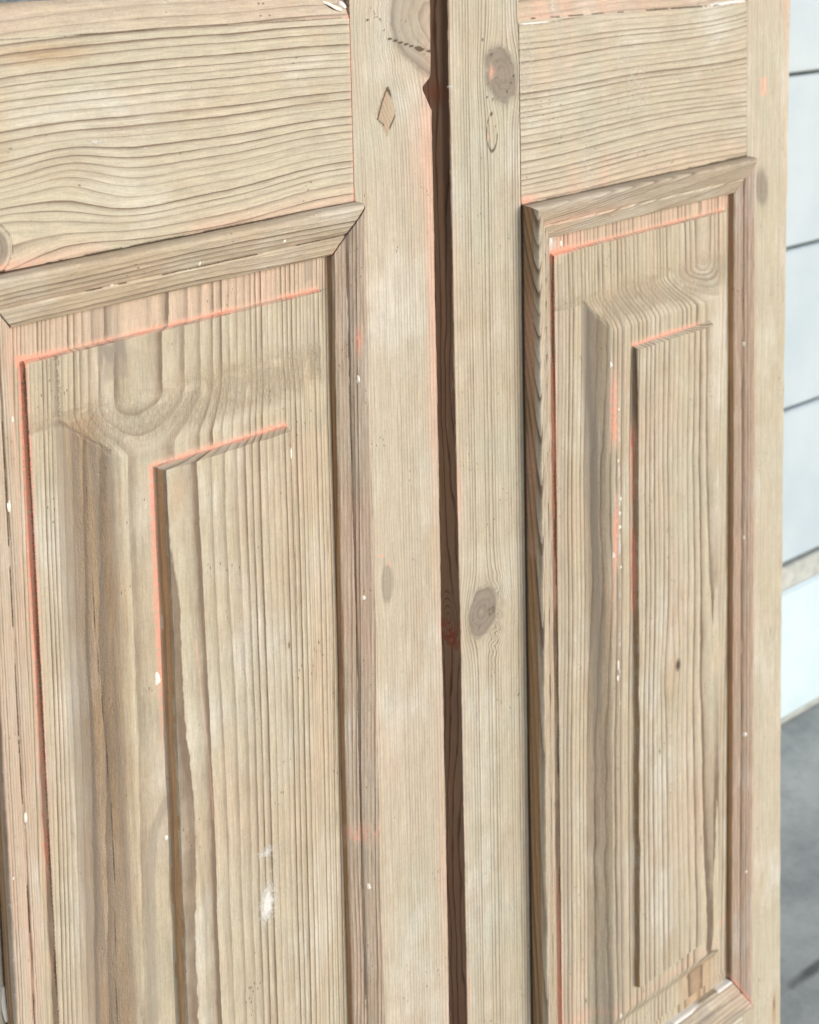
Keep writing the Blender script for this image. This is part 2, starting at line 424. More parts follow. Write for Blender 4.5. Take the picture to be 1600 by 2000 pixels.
# ------------------------------------------------------------------ door description
FLOOR_V = -1.13
V_GLASS = 0.362          # where the glazed opening starts
V_TOP = 0.98
class D: pass
LD = D(); LD.edgeL = -0.590; LD.jL = -0.493; LD.jR = -0.107; LD.edgeR = -0.008; LD.lipL = -0.458; LD.lipR = -0.1365
LD.rail_bot = 0.168; LD.lipT = 0.1225; LD.lipB = -0.907; LD.frB = -0.947; LD.crease = 0.3489; LD.railtop = 0.377
RD = D(); RD.edgeL = 0.0160; RD.jL = 0.1122; RD.jR = 0.4900; RD.edgeR = 0.5705; RD.lipL = 0.1510; RD.lipR = 0.4645
RD.rail_bot = 0.1455; RD.lipT = 0.1047; RD.lipB = -0.907; RD.frB = -0.947; RD.crease = 0.3345; RD.railtop = 0.377

# panel profiles: distance from lip -> A, step, B, slope end, C, step, D
hA, hB, hC = -0.0062, -0.001, 0.020
LD.hD, RD.hD = 0.031, 0.0275
def sides(dr, row, col, L, Rr, Tt, Bb):
    """profile break points: foot of the outer step, end of the flat, end of the slope, foot and top of the field"""
    hs = (hA, hB, hC, hC, dr.hD)
    p = {}
    p['L'] = tuple(at(x, row, h)[0] - dr.lipL for x, h in zip(L, hs))
    p['T'] = tuple(dr.lipT - at(col, y, h)[1] for y, h in zip(Tt, hs))
    r = dr.lipR - at(Rr, row, dr.hD)[0]; p['R'] = (r * 0.12, r * 0.32, r * 0.68, r - 0.002, r)
    q = at(1390, Bb, dr.hD)[1] - dr.lipB; p['B'] = (q * 0.14, q * 0.40, q * 0.70, q - 0.002, q)
    dr.prof = p
sides(LD, 1000, 400, (53, 112, 228, 302, 328), 575, (620, 735, 832, 880, 896), 1832)
sides(RD, 1000, 1300, (1078, 1138, 1196, 1236, 1246), 1395, (440, 535, 606, 655, 667), 1832)
for _d in (LD, RD):
    for _k, _v in _d.prof.items():
        _v = list(_v)
        for _i in range(1, 5): _v[_i] = max(_v[_i], _v[_i - 1] + 0.0010)
        _d.prof[_k] = tuple(_v)
def prof_h(e, p, hD):
    a, b, c, d, d2 = p
    t = np.clip((e - b) / (c - b), 0, 1)
    s = 0.75 * (1 - np.cos(t * np.pi / 2)) + 0.25 * t
    k = np.clip((e - c + 0.0035) / 0.007, 0, 1)
    ogee = hB + (hC - hB) * s - 0.0018 * np.exp(-((e - c) / 0.0035) ** 2) - 0.0012 * np.sin(np.pi * np.clip(t * 2.2, 0, 1)) * (t < 0.454)
    h = np.where(e < a, hA, np.where(e < a + 0.0019, hA + (hB - hA) * (e - a) / 0.0019, ogee))
    h = np.where(e > d, hC + (hD - hC) * np.clip((e - d) / (d2 - d), 0, 1), h)
    return h

def build_panel(dr, parent, name_mat, ringf, extra, seed, sag=None):
    uL, uR, vT, vB = dr.lipL - 0.006, dr.lipR + 0.006, dr.lipT + 0.006, dr.lipB - 0.006
    def axis(lo, hi, brks, st):
        xs = list(np.arange(lo, hi, st)) + [hi]
        for b in brks:
            xs += [b - 0.0004, b, b + 0.0004]
        return np.unique(np.round(np.array([x for x in xs if lo <= x <= hi]), 6))
    p = dr.prof; hD = dr.hD
    bu = [dr.lipL + x for x in (p['L'][0], p['L'][0] + 0.0019, p['L'][3], p['L'][4])] + [dr.lipR - x for x in (p['R'][0], p['R'][0] + 0.0019, p['R'][3], p['R'][4])]
    bv = [dr.lipT - x for x in (p['T'][0], p['T'][0] + 0.0019, p['T'][3], p['T'][4])] + [dr.lipB + x for x in (p['B'][0], p['B'][0] + 0.0019, p['B'][3], p['B'][4])]
    us = axis(uL, uR, bu, 0.0014); vs = axis(vB, vT, bv, 0.0022)
    V, U = np.meshgrid(vs, us, indexing='ij')
    # crooked arrises
    wu = (fbm(V * 25, U * 0 + 1, seed, 3) - 0.5) * 0.0022 + (fbm(V * 4, U * 0 + 5, seed + 3, 2) - 0.5) * 0.003
    wv = (fbm(U * 60, V * 0 + 2, seed + 1, 3) - 0.5) * 0.0016
    hs = [prof_h(U - dr.lipL + wu, p['L'], hD), prof_h(dr.lipR - U + wu, p['R'], hD),
          prof_h(dr.lipT - V + wv, p['T'], hD), prof_h(V - dr.lipB + wv, p['B'], hD)]
    H = np.minimum(np.minimum(hs[0], hs[1]), np.minimum(hs[2], hs[3]))
    eT = dr.lipT - V
    H = H + (fbm(U * 90, V * 22, seed + 4, 3) - 0.5) * 0.0007
    which = np.argmin(np.stack(hs), 0)
    f = {k: np.zeros(U.shape) for k in ATTRS}
    f['ring'] = ringf(U, V, H); f['al'] = V; f['ac'] = U + H * 0.8
    # remains of primer along the two steps
    pL, pT = p['L'], p['T']
    wob = fbm(U * 70, V * 40, seed + 8, 3)
    def along(x, y, lo, hi, m=0.0):
        return ss(lo - 0.01, lo + 0.01, x) * (1 - ss(hi - 0.01, hi + 0.01, x))
    eL = U - dr.lipL; eR = dr.lipR - U; eB = V - dr.lipB
    sL = band(eL, pL[0] + 0.0008, 0.0042) * (eT > pT[0] - 0.004)
    sT = np.where(eT < pT[0], band(eT, pT[0], 0.0045), band(eT, pT[0], 0.0022)) * (eL > pL[0] - 0.004) * (eR > 0.012)
    dT = np.where(eT < pT[3], band(eT, pT[3], 0.0055), band(eT, pT[3], 0.0010)) * (eL > pL[3] - 0.002) * (eR > p['R'][3])
    dL = np.where(eL < pL[3], band(eL, pL[3], 0.0050), band(eL, pL[3], 0.0008)) * (eT > pT[3] - 0.002)
    f['paint'] = extra['wsL'](U, V) * sL + extra['wsT'](U, V) * sT + extra['wdT'](U, V) * dT + extra['wdL'](U, V) * dL
    f['paint'] *= (0.75 + 0.6 * wob)
    f['paint'] = np.minimum(f['paint'], 0.95)
    # torn grain where the plane crossed the fibres (top slope)
    tz = ss(pT[1] - 0.016, pT[1] + 0.010, eT) * (1 - ss(pT[2] - 0.012, pT[2] + 0.010, eT)) * (hs[2] <= hs[0] + 0.002)
    tz = tz * ss(0.25, 0.6, fbm(U * 50, V * 90, seed + 12, 3) + 0.12)
    f['rough'] = tz * 1.0 * (eR > 0.014) + 0.55 * ss(pL[1] + 0.006, pL[1] + 0.02, eL) * (1 - ss(pL[2] - 0.01, pL[2] + 0.004, eL)) * (eT > pT[1]) * 0.8
    f['dirt_shade'] = 0.75 * band(eL, pL[0] + 0.0022, 0.0011) * (eT > pT[0]) + 0.55 * band(eT, pT[0] + 0.0014, 0.0007) * (eL > pL[0]) * (wob > 0.52) \
        + 0.85 * band(eL, 0.0, 0.002) + 0.6 * band(eT, 0.0, 0.0015)
    # left arris face only: shade painted in as a browner, darker colour
    side = (H > hC + 0.0015) * (H < hD - 0.0012) * (which == 0) * (eT > pT[3])
    zL = ss(pL[1] - 0.004, pL[1] + 0.006, eL) * (1 - ss(pL[2] - 0.002, pL[2] + 0.001, eL)) * (hs[0] <= hs[2])
    zT = ss(pT[1] - 0.004, pT[1] + 0.006, eT) * (1 - ss(pT[2] - 0.002, pT[2] + 0.004, eT)) * (hs[2] < hs[0])
    f['grey'] += 0.62 * zL * ss(0.38, 0.66, fbm(U * 190 + V * 2, V * 3, seed + 21, 3)) + 0.10 * zL
    mit = np.abs(hs[0] - hs[2]) / 0.0011
    f['dirt_shade'] = f['dirt_shade'] + 0.50 * np.exp(-mit ** 2) * (eL > pL[1] + 0.004) * (eL < pL[2] + 0.002) * (fbm(U * 150, V * 150, seed + 22, 2) > 0.42)
    f['tint'] = -0.26 * zL - 0.16 * zT - 0.15 * ((H > hC - 0.001) * (H < hC + 0.001)) - 1.0 * side + 0.45 * (eT < pT[0]) + 0.25 * blot(U, V, seed + 11, 14, 5)
    f['dirt_shade'] = f['dirt_shade'] + 0.22 * side  # darkens the painted shade of that face further
    if 'more' in extra: extra['more'](U, V, H, f, eL, eR, eT, eB)
    V2 = warp(U, V)
    co = np.stack([U, -H, V2], -1).reshape(-1, 3)
    n = co.shape[0]
    fc = grid_faces(len(vs), len(us))[:, ::-1]
    # a flat back 2 cm behind the lowest face
    cor = np.array([[uL, T * 0.6, vB], [uR, T * 0.6, vB], [uR, T * 0.6, vT], [uL, T * 0.6, vT]])
    co = np.vstack([co, cor])
    at_ = {k: np.concatenate([f[k].ravel(), np.zeros(4)]) for k in f}
    bk = np.array([[n, n + 1, n + 2, n + 3]])
    return make_mesh('panel', co, [fc, bk], at_, name_mat, parent, 30)

# moulding cross-section, m = 0 at the inner lip, 1 at the frame joint
MS = [(0.0, -0.016), (0.0, 0.0005), (0.012, 0.003), (0.05, 0.005), (0.20, 0.010), (0.36, 0.0152), (0.385, 0.0142), (0.40, 0.0135), (0.42, 0.0140), (0.44, 0.0175),
      (0.55, 0.0222), (0.66, 0.0262), (0.76, 0.0295), (0.85, 0.0322), (0.91, 0.0334), (0.945, 0.0328), (0.972, 0.0308), (0.992, 0.0275), (1.006, 0.0225), (1.012, 0.016), (1.012, 0.008), (1.012, -0.004)]
def build_moulding(dr, side, parent, mat, ringf, fieldf, seed, hs=0.55):
    wL, wR, wT, wB = dr.lipL - dr.jL, dr.jR - dr.lipR, dr.rail_bot - dr.lipT, dr.lipB - dr.frB
    w = dict(L=wL, R=wR, T=wT, B=wB)[side]
    sec = [(m * w, h * hs if h > 0 else h) for m, h in MS]
    if side in 'TB':
        a_vals = np.arange(0, 1.0001, 0.0022 / 0.33)
        def ends(C, H):
            m = C / w
            return dr.lipL - m * wL + 0.0003, dr.lipR + m * wR - 0.0003
        def place(A, C, H):
            bow = (fbm(A * 9, C * 0 + 3, seed, 2) - 0.5) * 0.0028
            if side == 'T': return A, dr.lipT + C + bow * (C / w), H
            return A, dr.lipB - C, H
    else:
        a_vals = np.arange(0, 1.0001, 0.0022 / 1.03)
        def ends(C, H):
            m = C / w
            return dr.lipB - m * wB + 0.0003, dr.lipT + m * wT - 0.0003
        def place(A, C, H):
            bow = (fbm(A * 5, C * 0 + 3, seed, 2) - 0.5) * 0.0020
            if side == 'L': return dr.lipL - C + bow, A, H
            return dr.lipR + C + bow, A, H
    def flds(U, V, H, A, C):
        f = {k: np.zeros(U.shape) for k in ATTRS}
        s = C + H * 0.9
        f['ring'] = ringf(A, s); f['al'] = A; f['ac'] = s
        m = C / w
        e0 = np.minimum(A - (dr.lipB if side in 'LR' else dr.lipL), (dr.lipT if side in 'LR' else dr.lipR) - A)
        # mitre joint distance
        if side in 'TB':
            dm = np.minimum(A - (dr.lipL - m * wL), (dr.lipR + m * wR) - A)
        else:
            dm = np.minimum(A - (dr.lipB - m * wB), (dr.lipT + m * wT) - A)
        f['dirt_shade'] = 0.75 * band(m, 0.40, 0.018) * (fbm(A * 30, C * 0, seed + 2, 3) > 0.42) + 0.8 * band(dm, 0, 0.0007) + 0.8 * (m > 1.005) * (H < 0.0035)
        fieldf(A, C, H, m, dm, f)
        return f
    return sweep('moulding', side, sec, a_vals, place, flds, mat, parent, step=0.0011, a_ends=ends, jit=0.0005, seed=seed, sharp=38)

# ------------------------------------------------------------------ LEFT DOOR
door_l = bpy.data.objects.new('panelled_door', None); COL.objects.link(door_l)
tag(door_l, 'stripped pine door left of the dark gap, with wide knotty stile and boldly ringed rail', 'door')
door_r = bpy.data.objects.new('panelled_door.001', None); COL.objects.link(door_r)
tag(door_r, 'stripped pine door right of the dark gap, its narrow outer stile against white boards', 'door')

vs_full = axis_samples(FLOOR_V + 0.004, V_TOP)

def fz(U): return {k: np.zeros(U.shape) for k in ATTRS}

# right-hand stile of the left door (big knot, diamond plug, chipped notch)
kn1 = at(815, 55); kn2 = at(757, 1152); dia = at(755, 225); pitk = at(738, 38)
n_a, n_b, n_c = at(846, 150), at(826, 178), at(850, 218)
def f_stile_l(U, V, H, A, C):
    f = fz(U)
    c = U.copy()
    c = knot_push(c, V, at(850, 50)[0], kn1[1], 0.066, 0.075, 0.55)
    c = knot_push(c, V, dia[0] - 0.004, dia[1], 0.014, 0.03, 0.45)
    c = knot_push(c, V, kn2[0], kn2[1], 0.012, 0.028, 0.75)
    wig = (fbm(U * 60, V * 110, 5, 2) - 0.5) * 0.010 * np.exp(-(((U - pitk[0] - .006) / .026) ** 2 + ((V - pitk[1] + 0.01) / .055) ** 2))
    f['ring'] = (c + wig + H * 0.7) / 0.0036 + (noise(c * 90, c * 0, 3) * 0.9) + 3 * ss(-0.05, 0.0, U) * 0
    r1 = knot_in(U + 0.25 * (V - kn1[1]), V, at(856, 48)[0], at(856, 48)[1], 0.060, 0.060) + (fbm(U * 60, V * 60, 9, 2) - 0.5) * 0.15
    inn = r1 < 1.0
    f['ring'] = np.where(inn, r1 * 5.2, f['ring'])
    f['knot'] = 0.44 * (1 - ss(0.93, 1.03, r1)) + 0.26 * band(r1, 0.97, 0.06) + 0.9 * (1 - ss(0.0, 0.16, knot_in(U, V, at(820, 97)[0], at(820, 97)[1], 0.012, 0.008) / 1.0))
    f['grey'] = 0.12 * (1 - ss(0.8, 1.05, r1)) + 0.30 * band(r1, 0.86, 0.14)
    r2 = knot_in(U, V, kn2[0], kn2[1], 0.0085, 0.022)
    f['knot'] += 0.42 * (1 - ss(0.75, 1.1, r2)); f['grey'] += 0.5 * (1 - ss(0.8, 1.1, r2))
    # crack in the knot
    f['dirt_shade'] = 1.1 * np.exp(-(line_d(U, V, [at(757, 75), at(795, 88), at(820, 97), at(842, 102)]) / 0.0011) ** 2)
    f['dirt_shade'] += 0.9 * np.exp(-(line_d(U, V, [at(712, 42), at(735, 32), at(745, 40), at(750, 60)]) / 0.0012) ** 2) * blot(U, V, 3, 300, 300, 0.4, 0.6)
    f['dirt_shade'] += 0.95 * (1 - ss(0.5, 1.1, knot_in(U, V, at(819, 97)[0], at(819, 97)[1], 0.0050, 0.0032)))
    # diamond plug outline
    dp = [at(757, 175), at(775, 225), at(760, 262), at(737, 240), at(748, 200), at(757, 175)]
    dl = line_d(U, V, dp)
    f['dirt_shade'] += 0.95 * np.exp(-(dl / 0.0011) ** 2) * ss(0.30, 0.5, fbm(U * 150, V * 90, 12, 2) + 0.15 * (U < dia[0]))
    f['dirt_shade'] += 0.8 * np.exp(-(line_d(U, V, [at(757, 176), at(765, 196)]) / 0.0014) ** 2)
    ind = np.abs(U - dia[0]) / 0.0125 + np.abs(V - dia[1]) / 0.026
    f['ring'] = np.where(ind < 1, (U * 1.0 + V * 0.45) / 0.0040, f['ring']); f['grey'] += 0.15 * (ind < 1); f['tint'] = -0.5 * (ind < 1)
    f['tint'] = f['tint'] + 0.22 * ss(0.5, 0.7, fbm(U * 22, V * 5, 21, 3)) + 0.42 * band(U, -0.008, 0.010) * ss(0.15, 0.33, 0.42 - np.abs(V - 0.12)) \
        + 0.35 * band(U, -0.010, 0.012)
    f['tint'] += 0.45 * np.exp(-(((U - at(820, 300)[0]) / 0.022) ** 2 + ((V - at(820, 300)[1]) / 0.075) ** 2))
    f['paint'] = 0.95 * np.exp(-(line_d(U, V, [at(738, 1096), at(750, 1098)]) / 0.0016) ** 2) + 0.9 * np.exp(-(line_d(U, V, [at(760, 1108), at(763, 1118)]) / 0.0016) ** 2)
    f['paint'] += 0.40 * band(U, -0.0085, 0.0020) * ss(0.4, 0.7, fbm(V * 12, U * 0, 25, 3))
    f['paint'] += 0.62 * band(U, LD.jR, 0.0018) * (V > 0.165) * (0.6 + 0.8 * fbm(U * 10, V * 30, 4, 2))
    f['dirt_shade'] += 0.55 * band(U, LD.jR, 0.0008) * (V > 0.165)
    f['dirt_shade'] += 0.5 * np.exp(-(line_d(U, V, [at(755, 1125), at(757, 1150)]) / 0.001) ** 2)
    f['al'] = V; f['ac'] = c
    return f
wst = LD.edgeR - LD.jR
def pl_stile_l(A, C, H):
    V = A
    # ragged outer edge with one deep chip
    edge_w = (fbm(V * 14, V * 0, 31, 3) - 0.5) * 0.0016 + (fbm(V * 160, V * 0, 33, 2) - 0.5) * 0.0005
    a, b, c = n_a, n_b, n_c
    chip = np.interp(V, [c[1] - 0.001, c[1], b[1] - 0.002, b[1] + 0.002, a[1] - 0.004, a[1]], [0, 0.0015, 0.0105, 0.0110, 0.0025, 0])
    hi = np.interp(V, [0.285, 0.30, 0.37, 0.42], [0, 0.0005, 0.0012, 0.0012])
    tw = np.clip(C / wst, 0, 1)
    U = LD.jR + C + (edge_w - chip * np.where(H > -0.030, 1, 0.3) + hi) * ss(0.80, 1.0, tw)
    return U, V, H
sweep('stile', 'v', board_section(wst, 0.0012), vs_full, pl_stile_l, f_stile_l, M_stileL, door_l,
      edge=lambda c0, c1, h0, h1: ((h0 < -0.0012) | (h1 < -0.0012)) & (c0 > 0.05), seed=41)

# left-hand stile of the left door (outside the picture)
def f_plain(sp, seed, tintk=0.3):
    def fn(U, V, H, A, C):
        f = fz(U); f['ring'] = (U + H * 0.7 + (fbm(U * 10, V * 2.5, seed, 2) - 0.5) * 0.02) / sp
        f['al'] = V; f['ac'] = U; f['tint'] = tintk * blot(U, V, seed, 20, 6)
        return f
    return fn
sweep('stile', 'v', board_section(LD.jL - LD.edgeL, 0.0012), vs_full, lambda A, C, H: (LD.edgeL + C, A, H), f_plain(0.004, 51), M_stileL, door_l,
      step=0.003, edge=lambda c0, c1, h0, h1: (h0 < -0.0012) | (h1 < -0.0012), seed=42)

# wide rail of the left door, ending in the bevelled glazing rebate
kr = at(-14, 478)
def rail_ring_l(U, V):
    v = V + 0.0075 * np.exp(-(U + 0.47) / 0.055).clip(0, 1.6) * ss(0.20, 0.33, V) * 0.9
    v = v + (fbm(U * 6, V * 2.5, 61, 2) - 0.5) * 0.007 + 0.0035 * np.sin((U + 0.33) * 22) * ss(0.30, 0.20, V)
    v = v + 0.006 * np.exp(-((U + 0.34) / 0.05) ** 2) * band(V, 0.205, 0.035)
    v = v - 0.008 * np.exp(-((U + 0.40) / 0.035) ** 2) * band(V, 0.235, 0.030)
    v = knot_push(v, U, kr[1], kr[0], 0.030, 0.050, 0.90)
    return v
def f_rail_l(U, V, H, A, C):
    f = fz(U)
    v = rail_ring_l(U, V) + H * 0.6
    q = (v - 0.15) / 0.0078
    f['ring'] = q + 0.9 * noise(q * 0.55, U * 2, 65)
    r = knot_in(U, V, kr[0], kr[1], 0.016, 0.020)
    f['knot'] = 0.8 * (1 - ss(0.6, 1.05, r)); f['ring'] = np.where(r < 1, r * 4, f['ring'])
    f['dirt_shade'] = 0.6 * band(r, 1.02, 0.05) + 0.95 * np.exp(-(line_d(U, V, [at(0, 540), at(80, 521), at(130, 511)]) / 0.0012) ** 2)
    f['dirt_shade'] += 0.55 * band(V, LD.crease, 0.0010) * (fbm(U * 40, V * 0, 66, 3) > 0.48)
    f['dirt_shade'] += 0.8 * band(V, LD.rail_bot + 0.001, 0.0010) * (fbm(U * 60, V * 0, 67, 3) > 0.42)
    # orange at the joint with the stile, pinkish lower edge, amber patch top left
    f['paint'] = 0.72 * band(U, LD.jR - 0.001, 0.0022) + 0.50 * ss(-0.39, -0.47, U) * ss(0.185, 0.165, V) + 0.34 * band(V, LD.rail_bot + 0.004, 0.006) * blot(U, V, 68, 9, 4, 0.35, 0.6)
    f['paint'] += 0.55 * np.exp(-(line_d(U, V, [at(600, 38), at(690, 30)]) / 0.002) ** 2)
    f['tint'] = 0.32 * ss(LD.crease - 0.006, LD.crease + 0.004, V) + 0.45 * ss(0.20, 0.17, V) * ss(0.35, 0.6, fbm(U * 12, V * 12, 69, 2)) \
        - 0.55 * np.exp(-(((U - at(90, 105)[0]) / 0.055) ** 2 + ((V - at(90, 105)[1]) / 0.012) ** 2)) - 0.45 * band(U, -0.47, 0.02) * ss(0.22, 0.26, V) * ss(0.33, 0.30, V)
    f['white'] = 0.33 * np.exp(-(((U - at(210, 262)[0]) / 0.030) ** 2 + ((V - at(210, 262)[1]) / 0.013) ** 2)) \
        + 0.27 * np.exp(-(((U - at(545, 190)[0]) / 0.05) ** 2 + ((V - at(545, 190)[1]) / 0.018) ** 2)) \
        + 0.75 * np.exp(-(line_d(U, V, [at(180, 276), at(208, 274)]) / 0.0011) ** 2) + 0.85 * np.exp(-(line_d(U, V, [at(278, 290), at(290, 289)]) / 0.0011) ** 2)  # the first broad spot paints a pale sheen on the rail
    f['rough'] = 0.35 * ss(LD.crease + 0.001, LD.crease + 0.003, V)
    f['al'] = U; f['ac'] = v
    return f
us_l = np.arange(0, 1.0001, 1 / 190.0) * (LD.jR - 0.0004 - LD.jL) + LD.jL
sec_rl = [(LD.rail_bot, -T), (LD.rail_bot, -0.002), (LD.rail_bot + 0.0006, -0.0004), (LD.rail_bot + 0.002, 0.0), (LD.crease - 0.001, 0.0), (LD.crease, -0.0012), (LD.crease + 0.001, -0.0012),
          (LD.crease + 0.012, -0.006), (LD.railtop - 0.003, -0.0135), (LD.railtop, -0.0165), (LD.railtop, -T)]
sweep('rail', 'u', [(c, h) for c, h in sec_rl][::-1], us_l, lambda A, C, H: (A, C + (fbm(A * 6, C * 0, 71, 2) - .5) * 0.002 * (C > LD.crease - 0.002), H), f_rail_l, M_railL, door_l, seed=44)

# panel of the left door
def ring_pl(U, V, H):
    up = -0.352 + 0.006 * np.sin(V * 3.1 + 0.6) + (fbm(V * 2, V * 0, 81, 2) - 0.5) * 0.012
    d = U - up
    d = np.where(d > 0, d, d * 1.55)
    r = np.sqrt(d ** 2 + (H * 1.25 + 0.060) ** 2) + (fbm(U * 24, V * 2, 82, 2) - 0.5) * 0.0020 + 0.006 * V
    x = r - 0.08
    q = 85 * x + 720 * x * np.abs(x)
    return q + 0.5 * noise(q * 0.5, V * 0.7, 83)
def more_l(U, V, H, f, eL, eR, eT, eB):
    # grey-brown flat-sawn patches
    for (p, a, b, k) in ((at(212, 640), 0.014, 0.030, 0.75), (at(225, 700), 0.013, 0.018, 0.9), (at(610, 540), 0.0055, 0.012, 0.9), (at(612, 690), 0.008, 0.030, 0.45)):
        r = np.maximum(np.abs(U - p[0] - 0.06 * (p[1] - V)) / a, np.abs(V - p[1]) / b) + (fbm(U * 160, V * 40, 84, 3) - 0.5) * 0.75
        f['grey'] += 0.7 * k * (1 - ss(0.75, 1.02, r))
    # brown streak at the foot of the field, lower left
    g = line_d(U, V, [at(325, 1560, hC), at(300, 1620, hC), at(293, 1700, hC), at(296, 1850, hC), at(300, 2000, hC)])
    f['grey'] += 0.62 * (1 - ss(0.0035, 0.0060, g)) * (H < hC + 0.002)
    g = line_d(U, V, [at(350, 1480, LD.hD), at(372, 1560, LD.hD), at(392, 1680, LD.hD), at(402, 1800, LD.hD), at(408, 2000, LD.hD)])
    f['grey'] += 0.48 * (1 - ss(0.0010, 0.0042, g + 0.002 * (fbm(U * 80, V * 20, 2, 2))))
    g = line_d(U, V, [at(383, 1250, LD.hD), at(398, 1400, LD.hD), at(410, 1500, LD.hD), at(417, 1600, LD.hD)])
    f['paint'] += 0.72 * np.exp(-(g / 0.0012) ** 2) * (0.4 + fbm(U * 20, V * 30, 5, 2))
    g = line_d(U, V, [at(440, 1190, LD.hD), at(478, 1320, LD.hD), at(514, 1440, LD.hD)])
    f['dirt_shade'] += 0.62 * np.exp(-(g / 0.0006) ** 2)
    # long drying crack on the slope
    g = line_d(U, V, [at(165, 940, 0.003), at(178, 1180, 0.003), at(196, 1400, 0.003), at(212, 1620, 0.003), at(222, 2000, 0.003)])
    f['dirt_shade'] += 0.72 * np.exp(-(g / 0.0008) ** 2)
    # waxy white smear with drag marks
    c = at(522, 1770, LD.hD)
    f['white'] += 0.82 * np.exp(-(((U - c[0] - 0.10 * (V - c[1])) / 0.0075) ** 2 + ((V - c[1]) / 0.019) ** 2))
    c2 = at(520, 1668, LD.hD); f['white'] += 0.58 * np.exp(-(((U - c2[0]) / 0.010) ** 2 + ((V - c2[1]) / 0.005) ** 2))
    c3 = at(500, 1240, LD.hD); f['white'] += 0.30 * np.exp(-(((U - c3[0]) / 0.060) ** 2 + ((V - c3[1]) / 0.14) ** 2))
    c4 = at(545, 1720, LD.hD); f['white'] += 0.34 * np.exp(-(((U - c4[0]) / 0.040) ** 2 + ((V - c4[1]) / 0.06) ** 2))
    c5 = at(345, 960, LD.hD); f['tint'] -= 0.45 * np.exp(-(((U - c5[0]) / 0.012) ** 2 + ((V - c5[1]) / 0.03) ** 2))
    c6 = at(565, 1265, LD.hD); f['dirt_shade'] += 0.8 * np.exp(-(((U - c6[0]) / 0.0018) ** 2 + ((V - c6[1]) / 0.005) ** 2))
    # pink wash over the whole outer flat and the corner of the field
    f['paint'] += 0.50 * ss(0.030, 0.008, eL) * ss(0.045, 0.02, eT) * blot(U, V, 86, 40, 20, 0.3, 0.55)
    c7 = at(262, 860, hC); f['tint'] += 0.35 * np.exp(-(((U - c7[0]) / 0.03) ** 2 + ((V - c7[1]) / 0.03) ** 2))
    f['tint'] -= 0.30 * ss(0.03, 0.05, eL) * (1 - ss(0.078, 0.088, eL)) * (eT > 0.09)
ex_l = dict(wsL=lambda U, V: 0.98 - 0.55 * ss(-0.15, -0.5, V) + 0.25 * (fbm(V * 20, U * 0, 91, 2) - 0.5),
            wsT=lambda U, V: 0.80 + 0.42 * ss(-0.39, -0.44, U) + 0.5 * (fbm(U * 30, V * 0, 92, 2) - 0.5),
            wdT=lambda U, V: 1.05 + 0.5 * (fbm(U * 40, V * 0, 93, 2) - 0.5),
            wdL=lambda U, V: 1.1 * (1 - ss(-0.15, -0.34, V)) + 0.18, more=more_l)
build_panel(LD, door_l, M_panelL, ring_pl, ex_l, 100)

# mouldings of the left door
def mf_generic(seed, tk=0.25, pk=0.25):
    def fn(A, C, H, m, dm, f):
        f['tint'] = tk * ss(0.45, 0.65, fbm(A * 9, C * 60, seed, 2))
        f['paint'] = pk * blot(A, C, seed + 1, 14, 120, 0.5, 0.7)
    return fn
def mf_top_l(A, C, H, m, dm, f):
    f['tint'] = 0.50 * band(m, 0.46, 0.07) * ss(0.3, 0.6, fbm(A * 8, A * 0, 111, 2)) - 0.12
    f['paint'] = 0.70 * band(m, 0.47, 0.05) * blot(A, C, 112, 8, 20, 0.42, 0.62) + 0.95 * band(dm, 0.0, 0.0022) * (A > -0.3) * ss(0.75, 0.35, m)
    f['dirt_shade'] += 0.45 * (m > 1.005) * (H < 0.006) * (fbm(A * 50, C * 0, 113, 3) > 0.4)
build_moulding(LD, 'T', door_l, M_mouldH, lambda A, s: (s + 0.010 * (A + 0.3) + (fbm(A * 7, s * 14, 114, 2) - 0.5) * 0.010) / 0.0066, mf_top_l, 110)
def mf_right_l(A, C, H, m, dm, f):
    f['paint'] = 1.0 * np.exp(-(((A - at(705, 665)[1]) / 0.020) ** 2)) * band(m, 0.66, 0.14) + 0.62 * blot(A, C, 121, 9, 60, 0.56, 0.70) * band(m, 0.62, 0.16) \
        + 0.75 * np.exp(-(((A - at(712, 1620)[1]) / 0.016) ** 2)) * blot(A, C, 122, 60, 300, 0.4, 0.6)
    f['tint'] = 0.1 + 0.3 * blot(A, C, 123, 6, 50)
    f['tint'] = np.where((m < 0.004) & (H < 0.0002), -1.3, f['tint']); f['dirt_shade'] += 0.12 * (m < 0.004) * (H < 0.0002)  # inner lip face: shade painted as dark orange-brown
    f['paint'] += 0.40 * (m < 0.004) * (H < -0.002) * blot(A, C, 124, 10, 1, 0.42, 0.55)
    f['grey'] = 0.35 * band(m, 0.72, 0.10) * ss(0.4, 0.6, fbm(A * 5, C * 0, 125, 2))
build_moulding(LD, 'R', door_l, M_mouldV, lambda A, s: (s - 0.020 * A + (fbm(A * 5, s * 20, 126, 2) - 0.5) * 0.008) / 0.0050, mf_right_l, 120)
def mf_left_l(A, C, H, m, dm, f):
    f['tint'] = 0.35 * ss(0.40, 0.68, fbm(A * 7, C * 90, 131, 2))
    f['paint'] = 0.45 * blot(A, C, 132, 8, 120, 0.5, 0.68)
    f['paint'] += 0.6 * (m > 1.0) * blot(A, C, 133, 8, 1, 0.4, 0.6); f['tint'] = np.where(m > 1.0, -1.2, f['tint'])  # outer left-facing side coloured brown to carry its shade
    f['white'] = 0.5 * blot(A, C, 134, 60, 300, 0.66, 0.8)
build_moulding(LD, 'L', door_l, M_mouldV, lambda A, s: (s + 0.004 * A + (fbm(A * 5, s * 20, 136, 2) - 0.5) * 0.006) / 0.0042, mf_left_l, 130)
